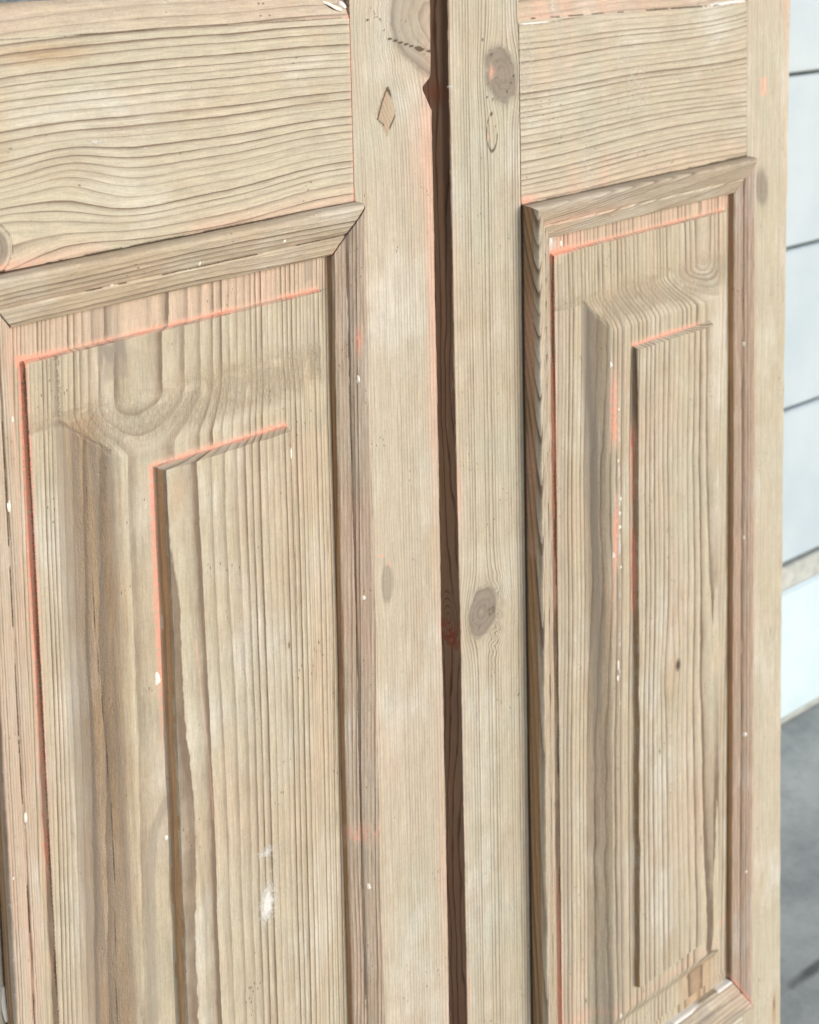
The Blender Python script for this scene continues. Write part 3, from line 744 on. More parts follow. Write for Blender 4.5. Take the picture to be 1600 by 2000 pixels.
build_moulding(LD, 'B', door_l, M_mouldH, lambda A, s: (s + (fbm(A * 5, s * 20, 146, 2) - 0.5) * 0.006) / 0.0060, mf_generic(140), 140)

# ------------------------------------------------------------------ RIGHT DOOR
kA = at(980, 142); kP = at(961, 250); kB = at(942, 1182)
def f_stile_m(U, V, H, A, C):
    f = fz(U)
    c = U + (fbm(U * 5, V * 1.0, 151, 2) - 0.5) * 0.006
    c = knot_push(c, V, kA[0] + 0.004, kA[1], 0.024, 0.036, 0.88)
    c = knot_push(c, V, kP[0], kP[1], 0.010, 0.022, 0.35)
    c = knot_push(c, V, kB[0] + 0.001, kB[1], 0.026, 0.034, 0.92)
    # curls at the right foot of knot B
    curl = 0.006 * np.exp(-(((U - kB[0] - 0.022) / 0.016) ** 2 + ((V - kB[1] + 0.012) / 0.03) ** 2)) * np.sin((V + U * 0.6) * 420)
    f['ring'] = (c + curl + H * 0.6) / 0.0040 + 0.8 * noise(c * 120, c * 0, 152)
    rA = knot_in(U + 0.25 * (V - kA[1]), V, kA[0], kA[1], 0.0205, 0.027) + (fbm(U * 90, V * 90, 153, 3) - 0.5) * 0.42
    rB = knot_in(U, V, kB[0], kB[1], 0.0215, 0.0265) + (fbm(U * 80, V * 80, 154, 3) - 0.5) * 0.34
    f['ring'] = np.where(rA < 1, rA * 3.1, np.where(rB < 1, rB * 3.3, f['ring']))
    f['knot'] = 0.80 * (1 - ss(0.80, 1.02, rA)) + 0.3 * band(rA, 0.93, 0.10) + 0.66 * (1 - ss(0.80, 1.02, rB)) + 0.30 * band(rB, 0.93, 0.09)
    f['grey'] = 0.75 * band(rA, 1.02, 0.16) + 0.6 * (1 - ss(0.7, 1.05, rB)) + 0.35 * (1 - ss(0.5, 1.05, rA)) + 0.25 * band(rB, 1.1, 0.25)
    f['tint'] = 0.55 * (1 - ss(0.2, 0.75, rA)) + 0.5 * ss(0.5, 0.7, fbm(U * 20, V * 5, 155, 3)) * ss(0.055, 0.02, U) + 0.30 * band(U, 0.018, 0.006)
    f['paint'] = 0.95 * np.exp(-(knot_in(U, V, at(960, 138)[0], at(960, 138)[1], 0.0045, 0.009) ** 2)) + 0.40 * band(U, 0.0165, 0.0020) * ss(0.42, 0.7, fbm(V * 12, U * 0, 26, 3))
    f['paint'] += 0.75 * np.exp(-(knot_in(U, V, at(953, 258)[0], at(953, 258)[1], 0.0026, 0.0045) ** 2))
    f['paint'] += 0.75 * np.exp(-(knot_in(U, V, at(975, 1162)[0], at(975, 1162)[1], 0.0020, 0.006) ** 2))
    c0 = at(940, 1182); f['paint'] += 0.55 * np.exp(-(knot_in(U, V, c0[0], c0[1], 0.003, 0.003) ** 2))
    ov = knot_in(U, V, kP[0], kP[1], 0.0072, 0.0185)
    f['dirt_shade'] = 0.9 * band(ov, 1.0, 0.13) * ss(0.26, 0.5, fbm(U * 140, V * 90, 156, 2) + 0.12); f['white'] = 0.0 * U; f['tint'] -= 0.15 * (ov < 1)
    for p in (at(951, 185), at(962, 189), at(943, 77), at(990, 175), at(1003, 145), at(1012, 1348)):
        f['dirt_shade'] += 0.8 * np.exp(-(knot_in(U, V, p[0], p[1], 0.0022, 0.0025) ** 2))
    c1 = at(1002, 1770); f['white'] = 0.48 * np.exp(-(knot_in(U, V, c1[0], c1[1], 0.006, 0.020) ** 2))
    c2 = at(1012, 208); f['white'] += 0.6 * np.exp(-(line_d(U, V, [at(995, 200), at(1014, 214)]) / 0.002) ** 2)
    f['dirt_shade'] += 0.5 * band(U, RD.jL, 0.0008) * (V > 0.14)
    for kk, rr in ((kA, rA), (kB, rB)):
        an = np.arctan2(V - kk[1], U - kk[0])
        f['dirt_shade'] += 0.55 * (rr < 0.95) * ss(0.66, 0.74, noise(an * 3.2, rr * 1.5, 158)) * ss(0.35, 0.55, fbm(U * 200, V * 200, 159, 2))
    f['al'] = V; f['ac'] = c
    return f
wsm = RD.jL - RD.edgeL
sec_m = board_section(wsm, 0.0012)
def pl_stile_m(A, C, H):
    V = A
    ew = (fbm(V * 10, V * 0, 161, 3) - 0.5) * 0.0018 + (fbm(V * 170, V * 0, 162, 2) - 0.5) * 0.0006
    ew = ew - np.interp(V, [-0.9, -0.3, 0.0, 0.4], [-0.0016, -0.0010, 0.0012, 0.0002])
    # shallow rebate behind the arris
    reb = ss(-0.0022, -0.004, H) * ss(-0.016, -0.012, H) * np.interp(V, [-0.25, 0.15, 0.33], [0.0, 0.002, 0.004])
    tw = np.clip(C / wsm, 0, 1)
    return RD.edgeL + C + ew * ss(0.2, 0.0, tw) + reb * ss(0.3, 0.0, tw), V, H
def f_edge_m(U, V, H, A, C):
    f = f_stile_m(U, V, H, A, C)
    sd = H < -0.0013
    kE = at(878, 1195)
    hh = H + 0.022
    lv = knot_push(hh, V, 0.004, kE[1], 0.022, 0.055, 0.9)
    rr = knot_in(hh, V, 0.004, kE[1] - 0.01, 0.015, 0.03)
    rg = (lv + (fbm(V * 3, H * 20, 171, 2) - 0.5) * 0.03) / 0.0105
    rg = np.where(rr < 1, rr * 4, rg)
    f['ring'] = np.where(sd, rg, f['ring'])
    f['ac'] = np.where(sd, H, f['ac'])
    pk = 0.7 * np.exp(-(((V - at(880, 1245)[1]) / 0.022) ** 2)) * blot(V, H, 172, 160, 200, 0.35, 0.6) + 0.5 * np.exp(-(((V - at(850, 180)[1]) / 0.02) ** 2))
    f['paint'] = np.where(sd, pk, f['paint'])
    dk = 0.62 * ss(-0.0020, -0.004, H) * ss(-0.018, -0.012, H) * ss(-0.2, 0.2, V) * 0.9  # near-black painted into the rebate to deepen its shade
    f['dirt_shade'] = np.where(sd, dk, f['dirt_shade'])
    return f
sweep('stile', 'v', sec_m, vs_full, pl_stile_m, f_edge_m, M_stileM, door_r,
      edge=lambda c0, c1, h0, h1: ((h0 < -0.0012) | (h1 < -0.0012)), seed=45)

pg = at(1491, 175); kS = at(1491, 375)
def f_stile_r(U, V, H, A, C):
    f = fz(U)
    c = U + (fbm(U * 8, V * 1.2, 181, 2) - 0.5) * 0.006
    c = knot_push(c, V, kS[0], kS[1], 0.014, 0.03, 0.8)
    f['ring'] = (c + H * 0.6) / 0.0055
    r = knot_in(U + 0.1 * (V - kS[1]), V, kS[0] - 0.003, kS[1], 0.017, 0.031)
    f['knot'] = 0.55 * (1 - ss(0.5, 1.1, r)); f['grey'] = 0.7 * (1 - ss(0.4, 1.1, r))
    q = np.maximum(np.abs(U - pg[0]) / 0.0075, np.abs(V - pg[1] - 0.1 * (U - pg[0])) / 0.012)
    f['tint'] = 1.0 * (q < 1) + 0.25 * ss(0.5, 0.72, fbm(U * 18, V * 4, 183, 2)) + 0.35 * band(U, 0.568, 0.008) * ss(-0.1, 0.15, V)
    f['paint'] = 0.45 * (q < 1) * (fbm(U * 300, V * 60 + U * 90, 7, 2) > 0.5)
    f['dirt_shade'] = 0.35 * band(q, 1.0, 0.06)
    for p, a, b in ((at(1486, 452), .002, .002), (at(1505, 1240), .0022, .012), (at(1483, 1915), .003, .004), (at(1512, 1960), .004, .02), (at(1480, 1620), .002, .004), (at(1522, 750), .003, .003)):
        f['dirt_shade'] += 0.65 * np.exp(-(knot_in(U, V, p[0], p[1], a, b) ** 2))
    p = at(1513, 1975); f['tint'] -= 0.9 * np.exp(-(knot_in(U, V, p[0], p[1], 0.006, 0.035) ** 2))
    f['al'] = V; f['ac'] = c
    return f
wsr = RD.edgeR - RD.jR
def pl_stile_r(A, C, H):
    ed = np.interp(A, [-1.02, -0.66, -0.45, -0.18, 0.0156, 0.145, 0.335], [0.0, -0.0035, -0.003, -0.001, 0.001, 0.0027, 0.0055])
    ed = ed + (fbm(A * 30, A * 0, 191, 3) - 0.5) * 0.0022
    tw = np.clip(C / wsr, 0, 1)
    return RD.jR + C + ed * ss(0.5, 1, tw), A, H
sweep('stile', 'v', board_section(wsr, 0.0020), vs_full, pl_stile_r, f_stile_r, M_stileR, door_r, seed=46,
      edge=lambda c0, c1, h0, h1: ((h0 < -0.003) | (h1 < -0.003)))

def f_rail_r(U, V, H, A, C):
    f = fz(U)
    v = V - 0.016 * ((U - 0.30) / 0.19) ** 2 * ss(0.2, 0.33, V) * (U > 0.30) + 0.0030 * np.sin((U - 0.1) * 15 + V * 5) + (fbm(U * 5, V * 2, 201, 2) - 0.5) * 0.004
    q = (v + H * 0.6) / 0.0062
    f['ring'] = q + 0.7 * noise(q * 0.5, U * 2, 205)
    # vertical scraper marks: pinkish and whitish bands
    vb = fbm(U * 42, V * 2.0, 206, 3)
    f['tint'] = 0.25 * ss(0.55, 0.68, vb) + 0.30 * ss(0.20, 0.15, V) + 0.7 * ss(RD.crease - 0.002, RD.crease + 0.003, V) * 0.6
    f['white'] = 0.42 * ss(0.56, 0.72, fbm(U * 55 + 9, V * 7, 207, 3)) * (0.4 + 0.6 * band(U, 0.19, 0.10)) + 0.18 * blot(U, V, 209, 30, 12)
    f['white'] += 0.7 * np.exp(-(line_d(U, V, [at(1016, 47), at(1060, 45), at(1075, 41)]) / 0.0012) ** 2) + 1.0 * np.exp(-(line_d(U, V, [at(1390, 10), at(1425, 5), at(1457, 1)]) / 0.0025) ** 2)
    f['paint'] = 0.62 * band(V, 0.3365, 0.004) * ss(0.22, 0.16, U) + 0.40 * band(V, RD.rail_bot + 0.006, 0.006) * ss(0.35, 0.12, U) + 0.30 * band(U, RD.jR - 0.001, 0.0018) + 0.62 * ss(0.15, 0.115, U) * band(V, RD.rail_bot + 0.004, 0.008)
    f['dirt_shade'] = 0.8 * band(V, RD.crease + 0.0008, 0.0012) * (fbm(U * 60, V * 0, 208, 3) > 0.46) + 0.8 * band(V, RD.rail_bot + 0.0012, 0.0012) * (fbm(U * 70, V * 0, 210, 3) > 0.40)
    f['dirt_shade'] += 0.4 * band(U, RD.jR, 0.0010) + 0.4 * band(U, RD.jL, 0.0010)
    f['rough'] = 0.4 * ss(RD.crease, RD.crease + 0.003, V)
    f['al'] = U; f['ac'] = v
    return f
us_r = np.arange(0, 1.0001, 1 / 190.0) * (RD.jR - 0.0004 - RD.jL - 0.0004) + RD.jL + 0.0004
sec_rr = [(RD.rail_bot, -T), (RD.rail_bot, -0.002), (RD.rail_bot + 0.0006, -0.0004), (RD.rail_bot + 0.002, 0.0), (RD.crease - 0.001, 0.0), (RD.crease, -0.0014), (RD.crease + 0.001, -0.0014),
          (RD.crease + 0.012, -0.006), (RD.railtop - 0.003, -0.0135), (RD.railtop, -0.0165), (RD.railtop, -T)]
sweep('rail', 'u', sec_rr[::-1], us_r, lambda A, C, H: (A, C + 0.016 * (A - 0.3) * (C > RD.crease - 0.002), H), f_rail_r, M_railR, door_r, seed=47)

kD = at(1325, 1300, RD.hD)
def ring_pr(U, V, H):
    up = 0.402 + 0.006 * np.sin(V * 4 + 1) + (fbm(V * 3, V * 0, 221, 2) - 0.5) * 0.010
    hp = -0.030 + 0.01 * V
    d = U - up
    d = np.where(d < 0, d * 0.85, d)
    u2 = d
    u2 = knot_push(u2, V, kD[0] - 0.402, kD[1], 0.012, 0.045, 0.8)
    r = np.sqrt(u2 ** 2 + (H * 1.2 - hp) ** 2) + (fbm(U * 20, V * 1.8, 222, 2) - 0.5) * 0.0028
    q = r / 0.0052
    return q - 0.45 + 1.0 * noise(q * 0.4, V * 0.6, 223)
def more_r(U, V, H, f, eL, eR, eT, eB):
    r = knot_in(U, V, kD[0], kD[1], 0.0058, 0.0095)
    f['knot'] += 1.0 * (1 - ss(0.6, 1.1, r)); f['dirt_shade'] += 0.9 * (1 - ss(0.2, 0.9, r))
    f['tint'] -= 0.35 * np.exp(-(knot_in(U, V, kD[0] - 0.008, kD[1] - 0.02, 0.03, 0.03) ** 2))
    for p, a, b in ((at(1289, 1468, RD.hD), .0022, .0055), (at(1375, 1473, RD.hD), .0018, .003), (at(1273, 890, RD.hD), .0010, .022), (at(1370, 1640, RD.hD), .0012, .008), (at(1145, 1955, hB), .002, .006)):
        f['dirt_shade'] += 0.75 * np.exp(-(knot_in(U, V, p[0], p[1], a, b) ** 2))
    # band of primer and white on the flat beside the field
    uc = at(1205, 1000, hC)[0]
    g = band(U, uc + 0.003 * np.sin(V * 9), 0.0085) * ss(-0.02, -0.08, V) * (H < hC + 0.001)
    g *= (0.55 + 0.75 * fbm(U * 120, V * 7, 231, 2)) * (0.30 + 0.70 * ss(-0.48, -0.22, V))
    g *= ss(0.35, 0.62, fbm(U * 150, V * 12, 238, 3))
    f['paint'] += 0.95 * g
    f['tint'] += 0.3 * g
    wv = np.interp(V, [at(0, 1700)[1] * 0 - 0.75, -0.5, -0.43, -0.33, -0.28, -0.15, -0.05], [0.35, 0.25, 0.9, 0.55, 0.9, 0.75, 0.35])
    f['white'] += 1.0 * band(U, at(1211, 1100, hC)[0], 0.0026) * wv * ss(0.42, 0.62, fbm(V * 70, U * 100, 232, 2)) * (H < hC + 0.001)
    f['white'] += 0.95 * ss(0.032, 0.006, eL) * ss(0.024, 0.01, eT) * blot(U, V, 233, 120, 80, 0.30, 0.52)
    f['tint'] += 0.8 * ss(0.075, 0.03, eL) * ss(0.026, 0.018, eT)
    f['paint'] += 0.50 * ss(0.06, 0.02, eL) * band(eT, 0.018, 0.008)
    # flat-sawn stripes beside the slope
    gg = ss(0.50, 0.60, fbm(U * 130, V * 3, 234, 2)) * ss(0.046, 0.056, eL) * (1 - ss(0.10, 0.115, eL)) * (eT > 0.085)
    f['grey'] += 0.5 * gg
    f['grey'] += 0.45 * band(eL, 0.018, 0.006) * (eT > 0.03) + 0.40 * band(eR, 0.030, 0.012) * ss(0.42, 0.6, fbm(V * 3, U * 0, 235, 2)) * (eT > 0.14)
    f['tint'] -= 0.55 * np.exp(-(((U - 0.40) / 0.04) ** 2)) * ss(0.080, 0.050, eB)
    f['tint'] += 0.55 * band(eB, 0.088, 0.010)
    f['paint'] += 0.30 * band(eB, 0.090, 0.006) * blot(U, V, 236, 50, 20, 0.35, 0.6) + 0.35 * band(eB, 0.03, 0.010) * blot(U, V, 237, 30, 20, 0.4, 0.6)
ex_r = dict(wsL=lambda U, V: 0.92 + 0.3 * (fbm(V * 9, U * 0, 241, 2) - 0.5) - 0.75 * band(V, -0.47, 0.16),
            wsT=lambda U, V: 0.78 + 0.35 * (fbm(U * 30, V * 0, 242, 2) - 0.5),
            wdT=lambda U, V: 0.85 * ss(0.40, 0.35, U) + 0.3 * (fbm(U * 40, V * 0, 243, 2) - 0.5) + 0.15,
            wdL=lambda U, V: 0.95 * ss(-0.10, -0.14, V) * ss(-0.36, -0.33, V) * (0.6 + 0.6 * fbm(V * 14, U * 0, 244, 2)) + 0.12, more=more_r)
build_panel(RD, door_r, M_panelR, ring_pr, ex_r, 200)

def mf_top_r(A, C, H, m, dm, f):
    f['tint'] = 0.50 * band(m, 0.42, 0.12) * ss(0.33, 0.20, A) + 0.30 * band(m, 0.6, 0.2) * blot(A, C, 251, 12, 60)
    f['paint'] = 0.55 * band(m, 0.50, 0.06) * ss(0.26, 0.16, A) + 0.62 * band(dm, 0.0, 0.002) * (A > 0.3)
    f['dirt_shade'] *= 0.4; f['dirt_shade'] += 0.5 * (m > 1.005) * (H < 0.004)
    f['grey'] = 0.30 * ss(0.6, 0.9, m)
build_moulding(RD, 'T', door_r, M_mouldH, lambda A, s: (s - 0.13 * (A - 0.3) + (fbm(A * 8, s * 14, 254, 2) - 0.5) * 0.007) / 0.0042, mf_top_r, 250)
def mf_left_r(A, C, H, m, dm, f):
    side_ = m > 1.0
    f['tint'] = np.where(side_, -1.25, 0.18 * ss(0.4, 0.6, fbm(A * 6, C * 60, 261, 2)))  # left-facing side gets its shade painted in brown
    f['paint'] = 0.62 * side_ * blot(A, C, 262, 9, 1, 0.48, 0.62) * (H < 0.02) + 0.5 * (m < 0.10) * blot(A, C, 263, 6, 1, 0.35, 0.55)
    f['grey'] = 0.10 * (m < 0.4)
    f['dirt_shade'] = np.where(side_, 0.20 + 0.8 * ss(0.006, 0.0, H), f['dirt_shade'] * 0.3)  # dark joint at the foot, plus painted shade over the side
    # long chevrons where the flame figure runs out over the edge
build_moulding(RD, 'L', door_r, M_mouldC, lambda A, s: (s + 0.045 * A + 0.20 * np.logaddexp(0, (A + 0.10) * 18) / 18 + (fbm(A * 7, s * 20, 264, 2) - 0.5) * 0.006) / 0.0062, mf_left_r, 260, 0.72)
def mf_right_r(A, C, H, m, dm, f):
    f['tint'] = 0.25 + 0.25 * blot(A, C, 271, 5, 60)
    f['tint'] = np.where((m < 0.004) & (H < 0.0006), -1.3, f['tint'])  # lip face towards the slot: shade put in as brown
    f['dirt_shade'] += 0.12 * (m < 0.004) * (H < 0.0006)
    f['paint'] = 0.9 * ((A < -0.895) * band(dm, 0.002, 0.008)) + 0.35 * (A > 0.05) * band(dm, 0.0, 0.006)
    f['grey'] = 0.3 * band(m, 0.75, 0.08)
build_moulding(RD, 'R', door_r, M_mouldR, lambda A, s: (s + 0.003 * A + (fbm(A * 3, s * 20, 274, 2) - 0.5) * 0.003) / 0.0050, mf_right_r, 270, 0.45)
def mf_bot_r(A, C, H, m, dm, f):
    f['white'] = 1.15 * (m < 0.06) * ss(0.3, 0.55, fbm(A * 40, C * 200, 281, 2)) + 0.35 * blot(A, C, 282, 30, 60)
    f['grey'] = 0.25 + 0.5 * blot(A, C, 283, 25, 60, 0.52, 0.62)
    f['tint'] = 0.35 * band(dm, 0.01, 0.02)
    f['paint'] = 0.8 * band(dm, 0.0, 0.004) * (m > 0.3)
build_moulding(RD, 'B', door_r, M_mouldH, lambda A, s: (s + (fbm(A * 9, s * 30, 286, 2) - 0.5) * 0.012) / 0.0070, mf_bot_r, 280)

# parts of both doors that lie outside the picture: bottom rail, glazed opening, top rail
def f_h(sp, seed):
    def fn(U, V, H, A, C):
        f = fz(U); f['ring'] = (V + (fbm(U * 6, V * 4, seed, 2) - 0.5) * 0.012) / sp; f['al'] = U; f['ac'] = V
        return f
    return fn
for dr, par, mt in ((LD, door_l, M_railL), (RD, door_r, M_railR)):
    us = np.linspace(dr.jL + 0.0004, dr.jR - 0.0004, 120)
    def hrail(v0, v1, sd_):
        sec = [(v0 + c, h) for c, h in board_section(v1 - v0, 0.0015)][::-1]
        sweep('rail', 'u', sec, us, lambda A, C, H: (A, C, H), f_h(0.007, sd_), mt, par, step=0.003, seed=sd_)
    hrail(FLOOR_V + 0.004, dr.frB, 301)
    hrail(V_TOP - 0.11, V_TOP, 302)
    # reeded obscured glass in the upper opening
    n = 90
    xs = np.linspace(dr.jL - 0.004, dr.jR + 0.004, n); hh = -0.024 + 0.0012 * np.sin(np.arange(n) * 2.1)
    v0, v1 = dr.railtop - 0.004, V_TOP - 0.106
    co = [(x, -h, v) for v in (v0, v1) for x, h in zip(xs, hh)] + [(x, 0.028, v) for v in (v0, v1) for x in xs]
    i = np.arange(n - 1)
    f1 = np.stack([i, i + 1, i + 1 + n, i + n], 1); f2 = np.stack([i + 2 * n, i + 3 * n, i + 1 + 3 * n, i + 1 + 2 * n], 1)
    f3 = np.stack([i, i + 2 * n, i + 1 + 2 * n, i + 1], 1); f4 = np.stack([i + n, i + n + 1, i + 3 * n + 1, i + 3 * n], 1)
    g = make_mesh('window_pane', co, [f1, f2, f3, f4], {}, M_glass, par, 60)

# fix face direction on every swept mesh
import bmesh
for ob in list(door_l.children) + list(door_r.children):
    bm = bmesh.new(); bm.from_mesh(ob.data)
    bmesh.ops.recalc_face_normals(bm, faces=bm.faces)
    bm.to_mesh(ob.data); bm.free()
    ob.data.set_sharp_from_angle(angle=math.radians(34))

# ------------------------------------------------------------------ floor and wall
WALL_N = -0.573
def grid_plane(name, x0, x1, y0, y1, z, mat, nx=40, ny=40):
    xs = np.linspace(x0, x1, nx); ys = np.linspace(y0, y1, ny)
    Y, X = np.meshgrid(ys, xs, indexing='ij')
    co = np.stack([X, Y, np.full_like(X, z)], -1).reshape(-1, 3)
    return make_mesh(name, co, [grid_faces(ny, nx)], {}, mat, None)
def concrete():
    m = bpy.data.materials.new('grey_concrete'); m.use_nodes = True; nt = m.node_tree
    b = nt.nodes['Principled BSDF']; tc = N(nt, 'ShaderNodeTexCoord').outputs['Object']
    a = tex(nt, tc, 6.0, 6.0, 0.65); c = tex(nt, tc, 40.0, 5.0, 0.7); d = tex(nt, tc, 220.0, 3.0, 0.7)
    col = mixc(nt, sstep(nt, a, 0.3, 0.7), (0.26, 0.28, 0.285), (0.46, 0.48, 0.48))
    col = mixc(nt, math_n(nt, 'MULTIPLY', sstep(nt, c, 0.5, 0.75), 0.45), col, (0.20, 0.22, 0.225))
    col = mixc(nt, math_n(nt, 'MULTIPLY', sstep(nt, d, 0.55, 0.7), 0.3), col, (0.5, 0.51, 0.51))
    p = at(1560, 1900)
    # dark scuffs
    tcs = N(nt, 'ShaderNodeMapping'); nt.links.new(tc, tcs.inputs['Vector'])
    tcs.inputs['Location'].default_value = (-0.81, -0.118, 0); tcs.inputs['Scale'].default_value = (1, 1, 0)
    ln = N(nt, 'ShaderNodeMapping'); nt.links.new(tcs.outputs[0], ln.inputs['Vector'])
    ln.inputs['Rotation'].default_value = (0, 0, math.radians(12)); ln.inputs['Scale'].default_value = (16, 90, 0)
    vl = N(nt, 'ShaderNodeVectorMath', operation='LENGTH'); nt.links.new(ln.outputs[0], vl.inputs[0])
    sc = math_n(nt, 'MULTIPLY', math_n(nt, 'SUBTRACT', 1.0, sstep(nt, math_n(nt, 'ADD', vl.outputs['Value'], math_n(nt, 'MULTIPLY', c, 1.2)), 0.9, 1.8)), 0.75)
    col = mixc(nt, sc, col, (0.03, 0.03, 0.032))
    nt.links.new(col, b.inputs['Base Color']); b.inputs['Roughness'].default_value = 0.75
    bp = N(nt, 'ShaderNodeBump'); bp.inputs['Strength'].default_value = 0.4; bp.inputs['Distance'].default_value = 0.003
    nt.links.new(c, bp.inputs['Height']); nt.links.new(bp.outputs[0], b.inputs['Normal'])
    return m
tag(grid_plane('floor', -8, 14, -9, -WALL_N + 0.3, FLOOR_V, concrete(), 60, 40), kind='structure')

def wall_v(py):      # height on the wall of a pixel beside the right door
    d = ray(1536, py); n = WALL_N
    t = (n - CAMP[2]) / d.dot(Nc); q = -ORG + d * t
    return q.dot(-Vc) - 0.0
wall = bpy.data.objects.new('boarded_wall', None); COL.objects.link(wall)
wall.location = (0, -WALL_N, FLOOR_V)
tag(wall, 'wall of wide white horizontal boards with a bright base board, behind the doors', 'wall')
M_wall = simple('white_board_paint', (0.48, 0.60, 0.70), (0.56, 0.67, 0.76), 5, 0.45, 0.15, 0.002)
M_plinth = simple('bright_base_paint', (0.60, 0.76, 0.86), (0.66, 0.80, 0.89), 8, 0.4, 0.2, 0.002)
M_ledge = simple('worn_grey_ledge', (0.40, 0.44, 0.44), (0.60, 0.64, 0.63), 26, 0.6, 0.4, 0.003)
M_dark = simple('dark_board_gap', (0.05, 0.075, 0.07), (0.09, 0.12, 0.11), 20, 0.8)
def box(name, x0, x1, y0, y1, z0, z1, mat, parent, r=0.003, nx=1):
    bm = bmesh.new(); bmesh.ops.create_cube(bm, size=1)
    for v in bm.verts:
        v.co = Vector(((x0 + x1) / 2 + v.co.x * (x1 - x0), (y0 + y1) / 2 + v.co.y * (y1 - y0), (z0 + z1) / 2 + v.co.z * (z1 - z0)))
    bmesh.ops.bevel(bm, geom=list(bm.edges), offset=r, segments=2, affect='EDGES')
    me = bpy.data.meshes.new(name); bm.to_mesh(me); bm.free(); me.materials.append(mat)
    o = bpy.data.objects.new(name, me); COL.objects.link(o); o.parent = parent
    if parent is not None: o.location = -Vector(parent.location)
    return o
yw = -WALL_N
lines = [wall_v(p) for p in (152, 492, 806, 1106)]
WX0, WX1 = -6.0, 12.0
gap = 0.0085
tops = [lines[0] + (lines[0] - lines[1]) * k for k in range(5, -1, -1)] + lines[1:]
for hi, lo in zip(tops[:-1], tops[1:]):
    box('board', WX0, WX1, yw, yw + 0.02, lo + gap, hi, M_wall, wall, 0.003)
box('backing', WX0, WX1, yw + 0.0205, yw + 0.06, FLOOR_V, tops[0], M_dark, wall)
vl0, vl1 = lines[-1], wall_v(1152)
box('ledge', WX0, WX1, yw - 0.002, yw + 0.02, vl1 + 0.001, vl0, M_ledge, wall, 0.002)
box('base_board', WX0, WX1, yw - 0.006, yw + 0.02, FLOOR_V + 0.010, vl1, M_plinth, wall, 0.004)
box('skirting_strip', WX0, WX1, yw - 0.003, yw + 0.02, FLOOR_V - 0.01, FLOOR_V + 0.009, M_ledge, wall, 0.001)

# ------------------------------------------------------------------ drops of white paint and torn fibres, found by looking along the surface
bpy.context.view_layer.update()
dg = bpy.context.evaluated_depsgraph_get()
def surf(px, py):
    d = c2w(ray(px, py)).normalized(); o = Vector((CAMP[0], -CAMP[2], CAMP[1]))
    ok, loc, nor, idx, ob, mtx = scene.ray_cast(dg, o, d)
    return (loc, nor, ob) if ok and ob.parent in (door_l, door_r) else (None, None, None)
specks = [(218, 556, 3.2, 1.3), (390, 515, 2.2, 1.5), (555, 472, 2.4, 1.3), (308, 1328, 4.2, 1.9), (325, 1637, 2.4, 1.3), (50, 1598, 3.0, 1.8), (26, 1716, 1.7, 1.1),
          (18, 990, 2.8, 2.4), (710, 1168, 2.3, 1.7), (720, 1733, 3.2, 1.4), (700, 742, 2.2, 2.6), (569, 887, 1.7, 3.6), (1452, 672, 2.6, 1.7), (1452, 1050, 2.8, 1.4),
          (1455, 1435, 3.2, 1.6), (1458, 1703, 2.0, 1.5), (1194, 713, 2.6, 1.6), (1209, 800, 1.6, 1.4), (1208, 900, 2.0, 1.2), (1212, 975, 2.6, 1.3), (1211, 1003, 2.3, 1.6), (1211, 1030, 2.4, 1.4),
          (1199, 1086, 2.6, 1.8), (1213, 1108, 1.7, 1.3), (1208, 1300, 2.8, 2.6), (1207, 1325, 2.3, 2.2), (1213, 1985, 2.6, 2.0), (877, 170, 2.4, 1.3), (25, 820, 1.6, 2.4), (1076, 470, 3.0, 1.3), (1096, 476, 3.0, 1.2), (628, 305, 1.0, 1.0), (640, 15, 0.8, 0.8)]
rng = random.Random(5)
for k, (px, py, r, el) in enumerate(specks[:31]):
    loc, nor, ob = surf(px, py)
    if loc is None: continue
    if nor.dot(c2w(ray(px, py))) > 0: nor = -nor
    s = r * 0.00068
    bm = bmesh.new(); bmesh.ops.create_icosphere(bm, subdivisions=3, radius=1.0)
    for v in bm.verts:
        j = 1 + 0.28 * math.sin(v.co.x * 3.1 + k) * math.cos(v.co.y * 2.7 + 2 * k) + 0.12 * math.sin(v.co.z * 5 + k)
        v.co = Vector((v.co.x * s * j, v.co.y * s * 0.45, v.co.z * s * el * j * (1.15 if v.co.z > 0 else 0.9)))
    for f in bm.faces: f.smooth = True
    me = bpy.data.meshes.new('paint_drop'); bm.to_mesh(me); bm.free(); me.materials.append(M_white)
    o = bpy.data.objects.new('paint_drop', me); COL.objects.link(o); o.parent = ob.parent
    q = Vector((0, -1, 0)).rotation_difference(nor)
    o.rotation_mode = 'QUATERNION'; o.rotation_quaternion = q
    o.location = loc - nor * s * 0.08

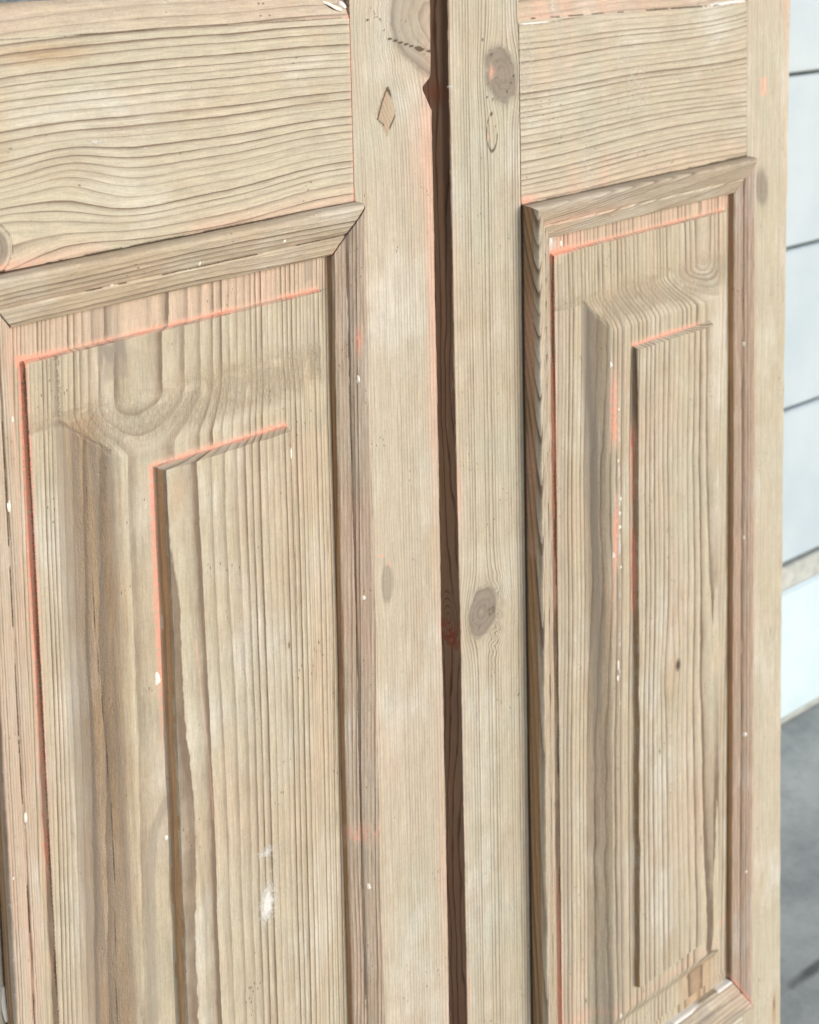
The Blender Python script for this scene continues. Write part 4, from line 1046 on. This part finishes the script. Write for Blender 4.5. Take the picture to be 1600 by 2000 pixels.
# long pale drip at the lower left, white putty lumps in the corners of the glazing rebate, a black one for the gap
def lump(name, pts, r, mat, parent, seed=1, flat=0.6):
    bm = bmesh.new(); rg = random.Random(seed); rings = []
    n = 10
    for i, p in enumerate(pts):
        p = Vector(p); t = i / (len(pts) - 1)
        rr = r * (0.35 + 0.75 * math.sin(math.pi * min(max(t, 0.04), 0.96)) ** 0.5) * rg.uniform(0.8, 1.2)
        d = (Vector(pts[min(i + 1, len(pts) - 1)]) - Vector(pts[max(i - 1, 0)])).normalized()
        a = Vector((0, -1, 0)); a = (a - d * a.dot(d)).normalized(); b_ = d.cross(a)
        rings.append([bm.verts.new(p + (a * math.cos(2 * math.pi * j / n) * flat + b_ * math.sin(2 * math.pi * j / n)) * rr * rg.uniform(0.85, 1.15)) for j in range(n)])
    for r0, r1 in zip(rings[:-1], rings[1:]):
        for j in range(n): bm.faces.new((r0[j], r0[(j + 1) % n], r1[(j + 1) % n], r1[j]))
    bm.faces.new(rings[0][::-1]); bm.faces.new(rings[-1])
    bmesh.ops.recalc_face_normals(bm, faces=bm.faces)
    for f in bm.faces: f.smooth = True
    me = bpy.data.meshes.new(name); bm.to_mesh(me); bm.free(); me.materials.append(mat)
    o = bpy.data.objects.new(name, me); COL.objects.link(o); o.parent = parent
    sub = o.modifiers.new('s', 'SUBSURF'); sub.levels = sub.render_levels = 2
    return o
def onsurf(px, py, lift=0.0004):
    l, nn, ob = surf(px, py)
    if l is None:
        u, v = at(px, py); return Vector((u, -lift, v))
    if nn.dot(c2w(ray(px, py))) > 0: nn = -nn
    return l + nn * lift
lump('paint_drip', [onsurf(6, 1925), onsurf(8, 1940), onsurf(10, 1960), onsurf(13, 1980), onsurf(15, 1998)], 0.0028, M_white, door_l, 3)
lump('putty_gap_lump', [onsurf(628, 2), onsurf(645, 10), onsurf(657, 17), onsurf(668, 20)], 0.0022, M_white, door_l, 4)
lump('putty_gap_lump', [onsurf(660, 3), onsurf(668, 9), onsurf(676, 17)], 0.0030, M_white, door_l, 5)
lump('putty_gap_lump', [onsurf(632, 6, -0.0004), onsurf(648, 16, -0.0004), onsurf(668, 23, -0.0004)], 0.0017, M_void, door_l, 6)  # black lump added to paint the dark corner gap
lump('putty_gap_lump', [onsurf(1400, 9), onsurf(1420, 6), onsurf(1440, 4), onsurf(1455, 2)], 0.0020, M_white, door_r, 7)
lump('putty_gap_lump', [onsurf(1017, 47), onsurf(1035, 46), onsurf(1055, 44), onsurf(1072, 41)], 0.0010, M_white, door_r, 8)

# loose fibres standing off the arrises
def hair(pts, parent):
    cu = bpy.data.curves.new('splinter', 'CURVE'); cu.dimensions = '3D'; cu.bevel_depth = 0.00016; cu.bevel_resolution = 1
    sp = cu.splines.new('POLY'); sp.points.add(len(pts) - 1)
    for i, p in enumerate(pts):
        sp.points[i].co = (p[0], p[1], p[2], 1); sp.points[i].radius = 1 - 0.7 * i / (len(pts) - 1)
    o = bpy.data.objects.new('splinter', cu); COL.objects.link(o)
    me = bpy.data.meshes.new_from_object(o); bpy.data.objects.remove(o)
    me.materials.clear(); me.materials.append(M_fibre)
    ob = bpy.data.objects.new('splinter', me); COL.objects.link(ob); ob.parent = parent
for k, (px, py, par) in enumerate([(882, 690, door_r), (884, 745, door_r), (888, 870, door_r), (890, 900, door_r), (905, 1470, door_r), (907, 1700, door_r), (910, 1725, door_r), (912, 1790, door_r),
                                   (853, 700, door_l), (857, 940, door_l), (870, 1665, door_l), (879, 1990, door_l), (866, 1290, door_l), (570, 852, door_l), (563, 845, door_l), (80, 700, door_l), (460, 580, door_l), (300, 640, door_l), (312, 636, door_l)]):
    rg = random.Random(k)
    s = onsurf(px + (2 if par is door_r and px > 870 else -3 if px > 850 else 0), py, 0.0003)
    dx = rg.uniform(-0.004, -0.001) if par is door_r else rg.uniform(0.001, 0.004)
    L = rg.uniform(0.004, 0.009) * rg.choice((-1, 1))
    pts = [s, s + Vector((dx * 0.3, -0.0006, L * 0.3)), s + Vector((dx * 0.8, -0.001, L * 0.65)), s + Vector((dx, -0.0016, L)), s + Vector((dx * 0.8, -0.002, L * 1.15))]
    hair(pts, par)
